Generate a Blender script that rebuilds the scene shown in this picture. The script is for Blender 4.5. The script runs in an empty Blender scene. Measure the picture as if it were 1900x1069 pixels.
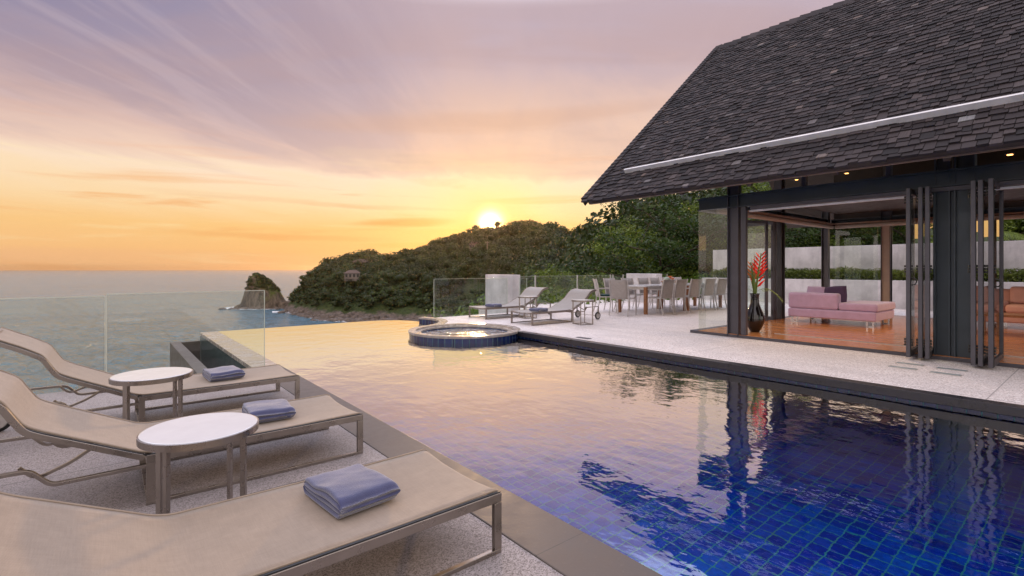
import bpy, math, random
import numpy as np
from mathutils import Vector, Matrix, noise as mnoise
R = math.radians
PI = math.pi
SC = bpy.context.scene
COL = SC.collection
random.seed(7)
F = 926.0
ANG = math.atan(755 / F)
SA, CA = math.sin(ANG), math.cos(ANG)
EYE = 1.2            # eye height above the villa terrace (z = 0)
ZL = -0.10           # lounger terrace level
ZW = -0.11           # pool water level
SEA = -30.0

def polar(px, d):    # map bearing (as image column) and distance -> world x, y
    l = (px - 950) / F * d
    return d * SA + l * CA, d * CA - l * SA

# ------------------------------------------------------------------ materials
def new_mat(name):
    m = bpy.data.materials.new(name); m.use_nodes = True
    nt = m.node_tree; nt.nodes.clear()
    return m, nt
class N:
    """tiny node helper"""
    def __init__(s, nt): s.nt = nt
    def add(s, t, **kw):
        n = s.nt.nodes.new(t)
        for k, v in kw.items(): setattr(n, k, v)
        return n
    def link(s, a, b): s.nt.links.new(a, b)
    def setin(s, sock, v):
        if isinstance(v, bpy.types.NodeSocket): s.link(v, sock)
        elif v is not None: sock.default_value = v
    def math(s, op, a, b=None, c=None, clamp=False):
        n = s.add('ShaderNodeMath', operation=op); n.use_clamp = clamp
        s.setin(n.inputs[0], a)
        if b is not None: s.setin(n.inputs[1], b)
        if c is not None: s.setin(n.inputs[2], c)
        return n.outputs[0]
    def mix(s, f, a, b, blend='MIX'):
        n = s.add('ShaderNodeMix', data_type='RGBA', blend_type=blend)
        s.setin(n.inputs[0], f)
        s.setin(n.inputs[6], a if isinstance(a, bpy.types.NodeSocket) else (*a[:3], 1))
        s.setin(n.inputs[7], b if isinstance(b, bpy.types.NodeSocket) else (*b[:3], 1))
        return n.outputs[2]
    def noise(s, vec, scale, detail=3, rough=.5, dist=0.0, out='Fac'):
        n = s.add('ShaderNodeTexNoise'); s.setin(n.inputs['Vector'], vec)
        n.inputs['Scale'].default_value = scale; n.inputs['Detail'].default_value = detail
        n.inputs['Roughness'].default_value = rough; n.inputs['Distortion'].default_value = dist
        return n.outputs[out]
    def ramp(s, fac, stops, interp='LINEAR'):
        n = s.add('ShaderNodeValToRGB'); s.setin(n.inputs[0], fac)
        cr = n.color_ramp; cr.interpolation = interp
        while len(cr.elements) > 1: cr.elements.remove(cr.elements[-1])
        cr.elements[0].position = stops[0][0]; cr.elements[0].color = (*stops[0][1], 1)
        for p, c in stops[1:]:
            e = cr.elements.new(p); e.color = (*c, 1)
        return n.outputs[0]
    def mr(s, v, a, b, c=0.0, d=1.0, smooth=False):
        n = s.add('ShaderNodeMapRange'); n.interpolation_type = 'SMOOTHSTEP' if smooth else 'LINEAR'
        s.setin(n.inputs[0], v)
        for i, x in enumerate((a, b, c, d)): n.inputs[i + 1].default_value = x
        return n.outputs[0]
    def mapping(s, vec, scale=(1, 1, 1), rot=(0, 0, 0), loc=(0, 0, 0)):
        n = s.add('ShaderNodeMapping'); s.setin(n.inputs[0], vec)
        n.inputs['Scale'].default_value = scale; n.inputs['Rotation'].default_value = rot; n.inputs['Location'].default_value = loc
        return n.outputs[0]
    def pos(s): return s.add('ShaderNodeNewGeometry').outputs['Position']
    def obj(s): return s.add('ShaderNodeTexCoord').outputs['Object']
    def sep(s, v):
        n = s.add('ShaderNodeSeparateXYZ'); s.setin(n.inputs[0], v); return n.outputs
    def bump(s, h, strength=.3, dist=.01):
        n = s.add('ShaderNodeBump'); s.setin(n.inputs['Height'], h)
        n.inputs['Strength'].default_value = strength; n.inputs['Distance'].default_value = dist
        return n.outputs[0]
    def principled(s, col, rough=.5, metal=0.0, normal=None, spec=None, **kw):
        n = s.add('ShaderNodeBsdfPrincipled')
        s.setin(n.inputs['Base Color'], col if isinstance(col, bpy.types.NodeSocket) else (*col[:3], 1))
        s.setin(n.inputs['Roughness'], rough); s.setin(n.inputs['Metallic'], metal)
        if normal is not None: s.link(normal, n.inputs['Normal'])
        if spec is not None: n.inputs['Specular IOR Level'].default_value = spec
        for k, v in kw.items(): s.setin(n.inputs[k], v)
        o = s.add('ShaderNodeOutputMaterial'); s.link(n.outputs[0], o.inputs[0])
        return n

MATS = {}
def simple(name, col, rough=.5, metal=0.0, var=.12, nscale=8.0, bump=0.0, bscale=60, **kw):
    if name in MATS: return MATS[name]
    m, nt = new_mat(name); g = N(nt)
    c = g.obj()
    f = g.noise(c, nscale, 4, .6)
    lo = tuple(x * (1 - var) for x in col); hi = tuple(min(1, x * (1 + var)) for x in col)
    cc = g.mix(g.mr(f, .3, .7), lo, hi)
    rr = g.mr(g.noise(c, nscale * 2.3, 3), .3, .7, max(0, rough - .07), min(1, rough + .07))
    nrm = g.bump(g.noise(c, bscale, 3), bump, .004) if bump else None
    g.principled(cc, rr, metal, nrm, **kw)
    MATS[name] = m
    return m

def mat_aggregate(name, base, dark, scale=1.0, joint=None):
    m, nt = new_mat(name); g = N(nt); p = g.pos()
    v = g.add('ShaderNodeTexVoronoi'); g.link(p, v.inputs['Vector']); v.inputs['Scale'].default_value = 110 * scale
    sp = g.sep(v.outputs['Color'])[0]
    speck = g.ramp(sp, [(0, dark), (.22, tuple((a + b) / 2 for a, b in zip(base, dark))), (.45, base), (.8, tuple(min(1, x * 1.25) for x in base)), (1, tuple(min(1, x * 1.5) for x in base))])
    big = g.noise(p, .9, 5, .6)
    c = g.mix(g.mr(big, .3, .75), speck, tuple(x * .72 for x in base), 'MIX')
    c = g.mix(.45, speck, c)
    stain = g.mr(g.noise(g.mapping(p, (1.7, .6, 1)), 1.1, 6, .7), .44, .70, 0, .42)
    c = g.mix(stain, c, tuple(x * .6 for x in base))
    if joint:
        x, y, z = g.sep(p)
        def ln(a, per, off):
            q = g.math('PINGPONG', g.math('ADD', a, off), per / 2)
            return g.math('LESS_THAN', q, .005)
        j = g.math('MAXIMUM', ln(x, joint[0], joint[2]), ln(y, joint[1], joint[3]))
        c = g.mix(g.math('MULTIPLY', j, .7), c, tuple(x * .35 for x in base))
    bp = g.bump(g.noise(p, 160 * scale, 2), .35, .003)
    g.principled(c, .72, 0, bp, spec=.35)
    return m

def mat_slabs(name, base, per, off, rough=.42):
    m, nt = new_mat(name); g = N(nt); p = g.pos()
    x, y, z = g.sep(p)
    cell = g.math('FLOOR', g.math('DIVIDE', g.math('ADD', y, off), per))
    wn = g.add('ShaderNodeTexWhiteNoise', noise_dimensions='1D'); g.link(cell, wn.inputs['W'])
    q = g.math('PINGPONG', g.math('ADD', y, off), per / 2)
    j = g.math('LESS_THAN', q, .0025)
    n = g.noise(p, 6, 6, .65); n2 = g.noise(p, 55, 4, .6)
    c = g.mix(g.mr(n, .3, .7), tuple(v * .72 for v in base), tuple(v * 1.25 for v in base))
    c = g.mix(g.mr(wn.outputs['Value'], 0, 1, 0, .35), c, tuple(v * .7 for v in base))
    c = g.mix(g.mr(n2, .62, .75, 0, .4), c, tuple(v * 1.6 for v in base))
    c = g.mix(g.math('MULTIPLY', j, .8), c, tuple(v * 2.0 for v in base) if base[0] < .06 else tuple(v * .3 for v in base))
    g.principled(c, g.mr(n, .3, .7, rough - .12, rough + .15), 0, g.bump(n2, .25, .003))
    return m

def mat_tiles(name, size, offs=(0, 0, 0), rough=.16, wall=False):
    """square glazed pool tiles laid on whichever pair of axes the face spans"""
    m, nt = new_mat(name); g = N(nt)
    geo = g.add('ShaderNodeNewGeometry'); x, y, z = g.sep(geo.outputs['Position'])
    nx, ny, nz = g.sep(geo.outputs['True Normal'])
    flat = g.math('GREATER_THAN', g.math('ABSOLUTE', nz), .7)
    facex = g.math('GREATER_THAN', g.math('ABSOLUTE', nx), g.math('ABSOLUTE', ny))
    def lerp(f, a, b): return g.math('ADD', g.math('MULTIPLY', a, g.math('SUBTRACT', 1.0, f)), g.math('MULTIPLY', b, f))
    ax = lerp(g.math('MULTIPLY', facex, g.math('SUBTRACT', 1.0, flat)), x, y)
    ay = lerp(flat, z, y)
    u = g.math('DIVIDE', g.math('ADD', ax, offs[0]), size); v = g.math('DIVIDE', g.math('ADD', ay, offs[1]), size)
    cu = g.math('FLOOR', u); cv = g.math('FLOOR', v)
    fu = g.math('PINGPONG', u, .5); fv = g.math('PINGPONG', v, .5)
    j = g.math('LESS_THAN', g.math('MINIMUM', fu, fv), .042)
    cb = g.add('ShaderNodeCombineXYZ'); g.link(cu, cb.inputs[0]); g.link(cv, cb.inputs[1])
    wn = g.add('ShaderNodeTexWhiteNoise', noise_dimensions='3D'); g.link(cb.outputs[0], wn.inputs['Vector'])
    w = g.sep(wn.outputs['Color'])
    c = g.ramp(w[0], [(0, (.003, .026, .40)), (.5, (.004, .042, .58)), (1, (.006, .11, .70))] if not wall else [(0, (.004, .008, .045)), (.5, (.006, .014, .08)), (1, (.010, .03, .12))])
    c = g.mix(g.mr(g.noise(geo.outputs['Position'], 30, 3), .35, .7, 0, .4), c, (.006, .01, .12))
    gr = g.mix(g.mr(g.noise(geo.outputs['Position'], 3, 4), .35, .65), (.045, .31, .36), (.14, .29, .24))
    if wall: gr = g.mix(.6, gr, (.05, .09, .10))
    c = g.mix(j, c, gr)
    g.principled(c, lerp(j, rough, .7), 0, g.bump(g.math('SUBTRACT', 1.0, j), .5, .003))
    return m

def mat_glass(name, tint=(.93, .97, .95), boost=0.0, haze=0.0):
    m, nt = new_mat(name); g = N(nt)
    t = g.add('ShaderNodeBsdfTransparent'); t.inputs[0].default_value = (*tint, 1)
    gl = g.add('ShaderNodeBsdfGlossy'); gl.inputs['Roughness'].default_value = .01
    fr = g.add('ShaderNodeFresnel'); fr.inputs[0].default_value = 1.5
    bk = g.add('ShaderNodeNewGeometry').outputs['Backfacing']
    f = g.math('MULTIPLY', g.math('ADD', g.math('MULTIPLY', fr.outputs[0], 1.7), boost, clamp=True), g.math('SUBTRACT', 1.0, bk))
    mx = g.add('ShaderNodeMixShader'); g.link(f, mx.inputs[0]); g.link(t.outputs[0], mx.inputs[1]); g.link(gl.outputs[0], mx.inputs[2])
    out = mx.outputs[0]
    if haze:   # salt film on the pane
        df = g.add('ShaderNodeBsdfDiffuse'); df.inputs[0].default_value = (.8, .8, .74, 1)
        nz = g.mr(g.noise(g.mapping(g.obj(), (1, 1, 3)), 2.0, 5, .6), .3, .75, haze * .5, haze * 1.4)
        m2 = g.add('ShaderNodeMixShader'); g.link(nz, m2.inputs[0]); g.link(out, m2.inputs[1]); g.link(df.outputs[0], m2.inputs[2]); out = m2.outputs[0]
    o = g.add('ShaderNodeOutputMaterial'); g.link(out, o.inputs[0])
    return m

def mat_water(name, waves, ior=2.0, tint=(.55, .93, 1.0), strength=.25, dist=.02):
    m, nt = new_mat(name); g = N(nt); p = g.pos()
    h = None
    for sc, (sx, sy), amp, rot in waves:
        n = g.noise(g.mapping(p, (sx, sy, 1), (0, 0, R(rot))), sc, 2, .5, .3)
        n = g.math('MULTIPLY', n, amp)
        h = n if h is None else g.math('ADD', h, n)
    b = g.bump(h, strength, dist)
    rf = g.add('ShaderNodeBsdfRefraction'); rf.inputs['IOR'].default_value = 1.33; rf.inputs['Roughness'].default_value = 0
    rf.inputs['Color'].default_value = (*tint, 1); g.link(b, rf.inputs['Normal'])
    gl = g.add('ShaderNodeBsdfGlossy'); gl.inputs['Roughness'].default_value = .015; g.link(b, gl.inputs['Normal'])
    lw = g.add('ShaderNodeLayerWeight'); lw.inputs['Blend'].default_value = .5; g.link(b, lw.inputs['Normal'])
    cosv = g.math('SUBTRACT', 1.0, lw.outputs['Facing'])
    refl = g.mr(cosv, .17, .61, .99, .055, True)
    bf = g.add('ShaderNodeNewGeometry').outputs['Backfacing']
    refl = g.math('ADD', g.math('MULTIPLY', refl, g.math('SUBTRACT', 1.0, bf)), g.math('MULTIPLY', bf, .08))
    mx = g.add('ShaderNodeMixShader'); g.link(refl, mx.inputs[0]); g.link(rf.outputs[0], mx.inputs[1]); g.link(gl.outputs[0], mx.inputs[2])
    o = g.add('ShaderNodeOutputMaterial'); g.link(mx.outputs[0], o.inputs[0])
    return m

def mat_sea():
    m, nt = new_mat('sea_water'); g = N(nt); p = g.pos()
    a = g.noise(g.mapping(p, (1, .35, 1), (0, 0, R(39 + 8))), .32, 5, .62, .4)
    b = g.noise(g.mapping(p, (1, .3, 1), (0, 0, R(39 - 5))), .035, 4, .55, .6)
    h = g.math('ADD', g.math('MULTIPLY', a, .9), g.math('MULTIPLY', b, 2.2))
    bp = g.bump(h, 1.0, 6.0)
    big = g.noise(g.mapping(p, (.3, 1, 1), (0, 0, R(-39))), .02, 5, .65, .5)
    c = g.mix(g.mr(big, .35, .65), (.025, .115, .17), (.06, .20, .27))
    c = g.mix(g.mr(a, .38, .62, 0, .8), c, (.09, .21, .29))
    g.principled(c, .20, 0, bp, spec=.38)
    return m

def mat_shingle():
    m, nt = new_mat('roof_shingle_wood'); g = N(nt)
    geo = g.add('ShaderNodeNewGeometry'); rnd = geo.outputs['Random Per Island']
    c = g.ramp(rnd, [(0, (.010, .009, .011)), (.3, (.024, .019, .021)), (.6, (.041, .032, .034)), (.9, (.070, .055, .056)), (.985, (.10, .08, .08)), (.989, (.22, .21, .22)), (.995, (.18, .11, .08)), (1, (.3, .3, .31))])
    gr = g.noise(g.mapping(g.obj(), (1, 22, 1)), 3.2, 4, .7)
    c = g.mix(g.mr(gr, .35, .7, .0, .55), c, (.025, .02, .022))
    bigv = g.noise(g.obj(), .7, 4, .6)
    c = g.mix(g.mr(bigv, .4, .7, 0, .45), c, (.035, .028, .03))
    g.principled(c, .8, 0, g.bump(gr, .4, .004), spec=.3)
    return m

def mat_floorwood():
    m, nt = new_mat('red_wood_floor'); g = N(nt); p = g.pos()
    br = g.add('ShaderNodeTexBrick'); g.link(g.mapping(p, (1, 1, 1), (0, 0, R(90))), br.inputs['Vector'])
    br.inputs['Scale'].default_value = 1; br.inputs['Brick Width'].default_value = 2.6; br.inputs['Row Height'].default_value = .1
    br.inputs['Mortar Size'].default_value = .0008; br.offset = .37
    br.inputs['Color1'].default_value = (.62, .24, .08, 1); br.inputs['Color2'].default_value = (.80, .36, .13, 1); br.inputs['Mortar'].default_value = (.10, .03, .012, 1)
    gn = g.noise(g.mapping(p, (16, 1.2, 1)), 3, 5, .65)
    c = g.mix(g.mr(gn, .3, .7, 0, .5), br.outputs[0], (.34, .10, .035))
    g.principled(c, .17, 0, g.bump(gn, .06, .002), spec=.6)
    return m

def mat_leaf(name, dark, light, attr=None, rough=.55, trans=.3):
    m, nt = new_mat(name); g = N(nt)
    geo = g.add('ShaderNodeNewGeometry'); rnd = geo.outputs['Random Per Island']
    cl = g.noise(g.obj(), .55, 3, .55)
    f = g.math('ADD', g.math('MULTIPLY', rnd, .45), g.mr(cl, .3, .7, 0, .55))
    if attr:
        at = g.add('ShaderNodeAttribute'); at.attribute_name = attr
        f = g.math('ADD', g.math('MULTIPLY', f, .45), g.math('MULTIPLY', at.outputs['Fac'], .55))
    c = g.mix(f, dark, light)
    d = g.add('ShaderNodeBsdfPrincipled'); g.link(c, d.inputs['Base Color']); d.inputs['Roughness'].default_value = rough
    d.inputs['Specular IOR Level'].default_value = .3
    t = g.add('ShaderNodeBsdfTranslucent'); g.link(c, t.inputs[0])
    mx = g.add('ShaderNodeMixShader'); mx.inputs[0].default_value = trans; g.link(d.outputs[0], mx.inputs[1]); g.link(t.outputs[0], mx.inputs[2])
    o = g.add('ShaderNodeOutputMaterial'); g.link(mx.outputs[0], o.inputs[0])
    return m

def mat_fabric(name, col, scale=700, var=.15, stripe=None):
    m, nt = new_mat(name); g = N(nt); c0 = g.obj()
    x, y, z = g.sep(c0)
    w = g.math('MULTIPLY', g.math('SINE', g.math('MULTIPLY', x, scale)), g.math('SINE', g.math('MULTIPLY', y, scale)))
    n = g.noise(g.mapping(c0, (1, 1, 1)), 14, 5, .7); n2 = g.noise(g.mapping(c0, (12, 260, 12)), 1.0, 3, .6); n3 = g.noise(g.mapping(c0, (260, 12, 12)), 1.0, 3, .6)
    f = g.math('ADD', g.math('MULTIPLY', n, .4), g.math('ADD', g.math('MULTIPLY', n2, .3), g.math('MULTIPLY', n3, .3)))
    c = g.mix(g.mr(f, .35, .65), tuple(v * (1 - var) for v in col), tuple(min(1, v * (1 + var)) for v in col))
    g.principled(c, .75, 0, g.bump(g.math('ADD', w, n2), .25, .0008), spec=.25, **({'Sheen Weight': .25}))
    return m

def mat_concrete(name, base, boards=False):
    m, nt = new_mat(name); g = N(nt); p = g.pos()
    n = g.noise(p, 1.6, 6, .65); n2 = g.noise(g.mapping(p, (3, 3, .5)), 2.2, 5, .7); n3 = g.noise(p, 40, 3)
    c = g.mix(g.mr(n, .35, .65), tuple(v * .78 for v in base), tuple(min(1, v * 1.12) for v in base))
    c = g.mix(g.mr(n2, .5, .75, 0, .4), c, tuple(v * .5 for v in base))
    x, y, z = g.sep(p)
    j = g.math('LESS_THAN', g.math('PINGPONG', g.math('ADD', z, .05), .62), .006)
    if boards: c = g.mix(g.math('MULTIPLY', j, .6), c, tuple(v * .4 for v in base))
    g.principled(c, .8, 0, g.bump(n3, .3, .004), spec=.25)
    return m

def mat_terrain():
    m, nt = new_mat('hillside_ground'); g = N(nt); p = g.pos(); x, y, z = g.sep(p)
    n = g.noise(p, .08, 6, .65); n2 = g.noise(p, .5, 5, .7)
    green = g.mix(g.mr(n2, .35, .65), (.018, .030, .008), (.055, .075, .018))
    v = g.add('ShaderNodeTexVoronoi'); g.link(p, v.inputs['Vector']); v.inputs['Scale'].default_value = .35
    rock = g.mix(g.mr(n2, .3, .7), (.06, .045, .035), (.20, .155, .125))
    rock = g.mix(g.mr(v.outputs['Distance'], 0, .6, .7, 0), rock, (.05, .04, .035))
    zz = g.math('ADD', z, g.math('MULTIPLY', n, 9))
    c = g.mix(g.mr(zz, -22.5, -21), rock, green)
    wet = g.mr(zz, -26.5, -25); c = g.mix(wet, (.035, .028, .022), c)
    g.principled(c, .85, 0, g.bump(g.math('ADD', n2, v.outputs['Distance']), .8, .8), spec=.2)
    return m

def emit(name, col, s):
    m, nt = new_mat(name); g = N(nt)
    e = g.add('ShaderNodeEmission'); e.inputs[0].default_value = (*col, 1); e.inputs[1].default_value = s
    o = g.add('ShaderNodeOutputMaterial'); g.link(e.outputs[0], o.inputs[0]); return m

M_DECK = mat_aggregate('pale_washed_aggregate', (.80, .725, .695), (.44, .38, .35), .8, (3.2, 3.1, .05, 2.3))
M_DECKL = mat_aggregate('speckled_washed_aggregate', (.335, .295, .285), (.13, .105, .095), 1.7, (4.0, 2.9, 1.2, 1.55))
M_COPL = mat_slabs('brown_stone_coping', (.105, .082, .068), .62, .18, .5)
M_COPR = mat_slabs('dark_slate_coping', (.026, .024, .030), 1.15, .25, .32)
M_TILE = mat_tiles('blue_glazed_tile', .089)
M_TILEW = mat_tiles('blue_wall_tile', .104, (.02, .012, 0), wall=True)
M_WEIR = simple('dark_teal_tile', (.022, .06, .065), .2, 0, .3, 6)
M_RIM = mat_slabs('pale_wet_stone_rim', (.40, .35, .31), .4, .1, .22)
M_WATER = mat_water('pool_water_surface', [(2.3, (1, 1), 1.0, 20), (7.5, (1, .55), .35, -25), (19, (1, .7), .10, 50)], 1.25, strength=.24, dist=.026)
M_SPA = mat_water('spa_water_surface', [(6, (1, 1), 1.0, 0), (14, (1, 1), .5, 30), (30, (1, 1), .2, 70)], 1.3, strength=.8, dist=.05)
M_SEA = mat_sea()
M_GLASS = mat_glass('clear_pane', (.95, .975, .96), .0)
M_GLASSR = mat_glass('salty_balustrade_glass', (.925, .962, .945), .0, .006)
M_SHINGLE = mat_shingle()
M_WOODF = mat_floorwood()
M_STEEL = simple('brushed_bronze_metal', (.31, .27, .24), .30, .9, .10, 5)
M_STEEL2 = simple('satin_frame_metal', (.55, .52, .50), .4, .7, .1, 20)
M_FRAME = simple('dark_grey_aluminium', (.075, .071, .085), .42, .3, .1, 6)
M_FRAME2 = simple('blue_grey_steel', (.038, .050, .064), .45, .2, .12, 3)
M_BLACK = simple('black_rubber', (.012, .012, .012), .5, 0, .1)
M_SLING = mat_fabric('taupe_sling_mesh', (.30, .232, .172))
M_SLING2 = mat_fabric('grey_sling_mesh', (.36, .33, .31))
M_PIPE = simple('sling_hem', (.30, .235, .175), .8, 0, .1)
M_TOWEL = simple('periwinkle_towel_terry', (.054, .060, .140), .95, 0, .16, 9, .5, 260, **{'Sheen Weight': .6})
M_WHITE = simple('white_glass_top', (.66, .65, .65), .16, 0, .03)
M_TEAK = simple('brown_teak', (.30, .13, .055), .5, 0, .25, 14)
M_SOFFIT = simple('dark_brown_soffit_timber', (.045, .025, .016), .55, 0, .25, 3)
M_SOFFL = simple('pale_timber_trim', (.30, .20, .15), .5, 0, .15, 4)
M_STRIP = simple('zinc_strip', (.80, .78, .79), .5, .0, .15, 4)
M_BLIND = simple('beige_roller_blind', (.48, .40, .33), .8, 0, .06)
M_SOFA = simple('lilac_sofa_fabric', (.50, .37, .60), .9, 0, .08, 8, .3, 200, **{'Sheen Weight': .5})
M_SOFAP = simple('dark_plum_fabric', (.07, .04, .10), .9, 0, .1)
M_SOFA2 = simple('salmon_sofa_fabric', (.55, .31, .27), .9, 0, .08, 8, .3, 200)
M_CHROME = simple('chrome', (.42, .41, .42), .12, 1.0, .02)
M_VASE = simple('black_glaze', (.008, .006, .007), .08, 0, .1, spec=.7)
M_STEM = simple('green_stem', (.16, .24, .05), .5, 0, .2)
M_RED = simple('red_bract', (.95, .025, .012), .4, 0, .15)
M_ORANGE = simple('orange_bract', (.8, .22, .03), .4, 0, .15)
M_CONC = mat_concrete('pale_concrete', (.70, .67, .67), True)
M_CONC2 = mat_concrete('white_concrete', (.66, .63, .64))
M_BARK = simple('bark', (.075, .05, .035), .9, 0, .3, 5, .8, 20)
M_LEAF_NEAR = mat_leaf('tree_leaf', (.010, .028, .004), (.22, .30, .03))
M_LEAF_DARK = mat_leaf('dark_tree_leaf', (.006, .016, .004), (.055, .10, .014))
M_LEAF_BUSH = mat_leaf('shrub_leaf', (.03, .09, .008), (.24, .38, .04))
M_LEAF_HEDGE = mat_leaf('hedge_leaf', (.05, .085, .012), (.26, .30, .055))
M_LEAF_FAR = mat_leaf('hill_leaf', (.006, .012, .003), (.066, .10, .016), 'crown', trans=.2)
M_TERRAIN = mat_terrain()
M_ROOFTILE = simple('clay_roof', (.10, .065, .05), .8, 0, .2)
M_HOUSE = simple('house_render', (.20, .165, .14), .8, 0, .1)
M_DARK = simple('dark_opening', (.02, .018, .016), .3, 0, .1)
M_LAMP = emit('lamp_glow', (1, .46, .13), 6)
M_CURTAIN = simple('brown_curtain', (.20, .11, .08), .85, 0, .15)

# ------------------------------------------------------------------ mesh builder
class MB:
    def __init__(s): s.v = []; s.f = []
    def box(s, a, b):
        (x0, y0, z0), (x1, y1, z1) = a, b
        i = len(s.v)
        s.v += [(x0, y0, z0), (x1, y0, z0), (x1, y1, z0), (x0, y1, z0), (x0, y0, z1), (x1, y0, z1), (x1, y1, z1), (x0, y1, z1)]
        s.f += [(i, i+3, i+2, i+1), (i+4, i+5, i+6, i+7), (i, i+1, i+5, i+4), (i+1, i+2, i+6, i+5), (i+2, i+3, i+7, i+6), (i+3, i, i+4, i+7)]
        return s
    def sweep(s, path, prof, up=(0, 0, 1), closed=False):
        """prof = list of (side, up) offsets"""
        path = [Vector(p) for p in path]; n = len(path); k = len(prof); base = len(s.v); up = Vector(up)
        for i, p in enumerate(path):
            if closed: t = path[(i+1) % n] - path[i-1]
            elif i == 0: t = path[1] - p
            elif i == n-1: t = p - path[i-1]
            else: t = (path[i+1] - p).normalized() + (p - path[i-1]).normalized()
            t.normalize()
            sd = t.cross(up)
            if sd.length < 1e-4: sd = t.cross(Vector((1, 0, 0)))
            sd.normalize(); u = sd.cross(t).normalized()
            sc = 1.0
            if 0 < i < n-1 or closed:
                a = (path[(i+1) % n] - p).normalized(); sc = 1 / max(.5, a.dot(t))
            for (a_, b_) in prof:
                # miter in bending direction only
                off = sd * a_ + u * b_
                if sc != 1.0:
                    bend = (path[(i+1) % n] - p).normalized() - (p - path[i-1]).normalized()
                    if bend.length > 1e-5:
                        bd = bend.normalized(); off += bd * off.dot(bd) * (sc - 1)
                s.v.append(tuple(p + off))
        m = n if closed else n-1
        for i in range(m):
            for j in range(k):
                a = base + i*k + j; b = base + i*k + (j+1) % k; c = base + ((i+1) % n)*k + (j+1) % k; d = base + ((i+1) % n)*k + j
                s.f.append((a, b, c, d))
        if not closed:
            s.f.append(tuple(base + j for j in range(k))[::-1]); s.f.append(tuple(base + (n-1)*k + j for j in range(k)))
        return s
    def bar(s, path, w, h, up=(0, 0, 1), closed=False):
        return s.sweep(path, [(-w/2, -h/2), (w/2, -h/2), (w/2, h/2), (-w/2, h/2)], up, closed)
    def tube(s, path, r, seg=8, up=(0, 0, 1), closed=False, radii=None):
        base = len(s.v)
        s.sweep(path, [(math.cos(2*PI*j/seg)*r, math.sin(2*PI*j/seg)*r) for j in range(seg)], up, closed)
        if radii:
            for i, p in enumerate(path):
                p = Vector(p)
                for j in range(seg):
                    q = Vector(s.v[base + i*seg + j]); s.v[base + i*seg + j] = tuple(p + (q - p) * (radii[i] / r))
        return s
    def lathe(s, prof, c=(0, 0, 0), seg=32, cap=True):
        base = len(s.v); n = len(prof)
        for (r, z) in prof:
            for j in range(seg):
                a = 2*PI*j/seg; s.v.append((c[0] + r*math.cos(a), c[1] + r*math.sin(a), c[2] + z))
        for i in range(n-1):
            for j in range(seg):
                s.f.append((base+i*seg+j, base+i*seg+(j+1) % seg, base+(i+1)*seg+(j+1) % seg, base+(i+1)*seg+j))
        if cap:
            s.f.append(tuple(base + j for j in range(seg))[::-1]); s.f.append(tuple(base + (n-1)*seg + j for j in range(seg)))
        return s
    def prism(s, poly, z0, z1):
        i = len(s.v); n = len(poly)
        s.v += [(x, y, z0) for x, y in poly] + [(x, y, z1) for x, y in poly]
        s.f.append(tuple(range(i, i+n))[::-1]); s.f.append(tuple(range(i+n, i+2*n)))
        for j in range(n): s.f.append((i+j, i+(j+1) % n, i+n+(j+1) % n, i+n+j))
        return s
    def quad(s, a, b, c, d):
        i = len(s.v); s.v += [tuple(a), tuple(b), tuple(c), tuple(d)]; s.f.append((i, i+1, i+2, i+3)); return s
    def grid(s, P):
        base = len(s.v); n = len(P); m = len(P[0])
        for row in P: s.v += [tuple(p) for p in row]
        for i in range(n-1):
            for j in range(m-1):
                s.f.append((base+i*m+j, base+(i+1)*m+j, base+(i+1)*m+j+1, base+i*m+j+1))
        return s
    def xform(s, M): s.v = [tuple(M @ Vector(p)) for p in s.v]; return s
    def build(s, name, mat, parent=None, bevel=0, smooth=False, subsurf=0):
        me = bpy.data.meshes.new(name); me.from_pydata(s.v, [], s.f); me.update()
        me.materials.append(mat)
        o = bpy.data.objects.new(name, me); COL.objects.link(o)
        if parent is not None: o.parent = parent
        if smooth: me.shade_smooth()
        if bevel:
            b = o.modifiers.new('bevel', 'BEVEL'); b.width = bevel; b.segments = 2; b.limit_method = 'ANGLE'; b.angle_limit = R(40)
        if subsurf:
            q = o.modifiers.new('sub', 'SUBSURF'); q.levels = subsurf; q.render_levels = subsurf
        return o

def tag(o, label=None, cat=None, group=None, kind=None):
    if label: o['label'] = label
    if cat: o['category'] = cat
    if group: o['group'] = group
    if kind: o['kind'] = kind
    return o
def empty(name, loc=(0, 0, 0), rz=0):
    o = bpy.data.objects.new(name, None); COL.objects.link(o); o.location = loc; o.rotation_euler.z = rz
    o.empty_display_size = .2
    return o
def dup(o, parent=None):
    c = o.copy(); COL.objects.link(c); c.parent = parent
    for ch in [x for x in KIDS.get(o.name, [])]:
        k = dup(ch, c); KIDS.setdefault(c.name, []).append(k)
    return c
KIDS = {}
def index_kids():
    KIDS.clear()
    for o in bpy.data.objects:
        if o.parent: KIDS.setdefault(o.parent.name, []).append(o)

def np_mesh(name, V, Fq, mat, parent=None, attr=None, smooth=False):
    """V (n,3), Fq (m,k) arrays"""
    me = bpy.data.meshes.new(name)
    k = Fq.shape[1]
    me.vertices.add(len(V)); me.vertices.foreach_set('co', np.ascontiguousarray(V, dtype=np.float32).ravel())
    me.loops.add(Fq.size); me.loops.foreach_set('vertex_index', np.ascontiguousarray(Fq, dtype=np.int32).ravel())
    me.polygons.add(len(Fq)); me.polygons.foreach_set('loop_start', np.arange(0, Fq.size, k, dtype=np.int32))
    me.polygons.foreach_set('loop_total', np.full(len(Fq), k, dtype=np.int32))
    me.update(calc_edges=True); me.validate()
    if attr is not None:
        a = me.attributes.new('crown', 'FLOAT', 'FACE'); a.data.foreach_set('value', attr.astype(np.float32))
    me.materials.append(mat)
    if smooth: me.shade_smooth()
    o = bpy.data.objects.new(name, me); COL.objects.link(o)
    if parent is not None: o.parent = parent
    return o

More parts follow.
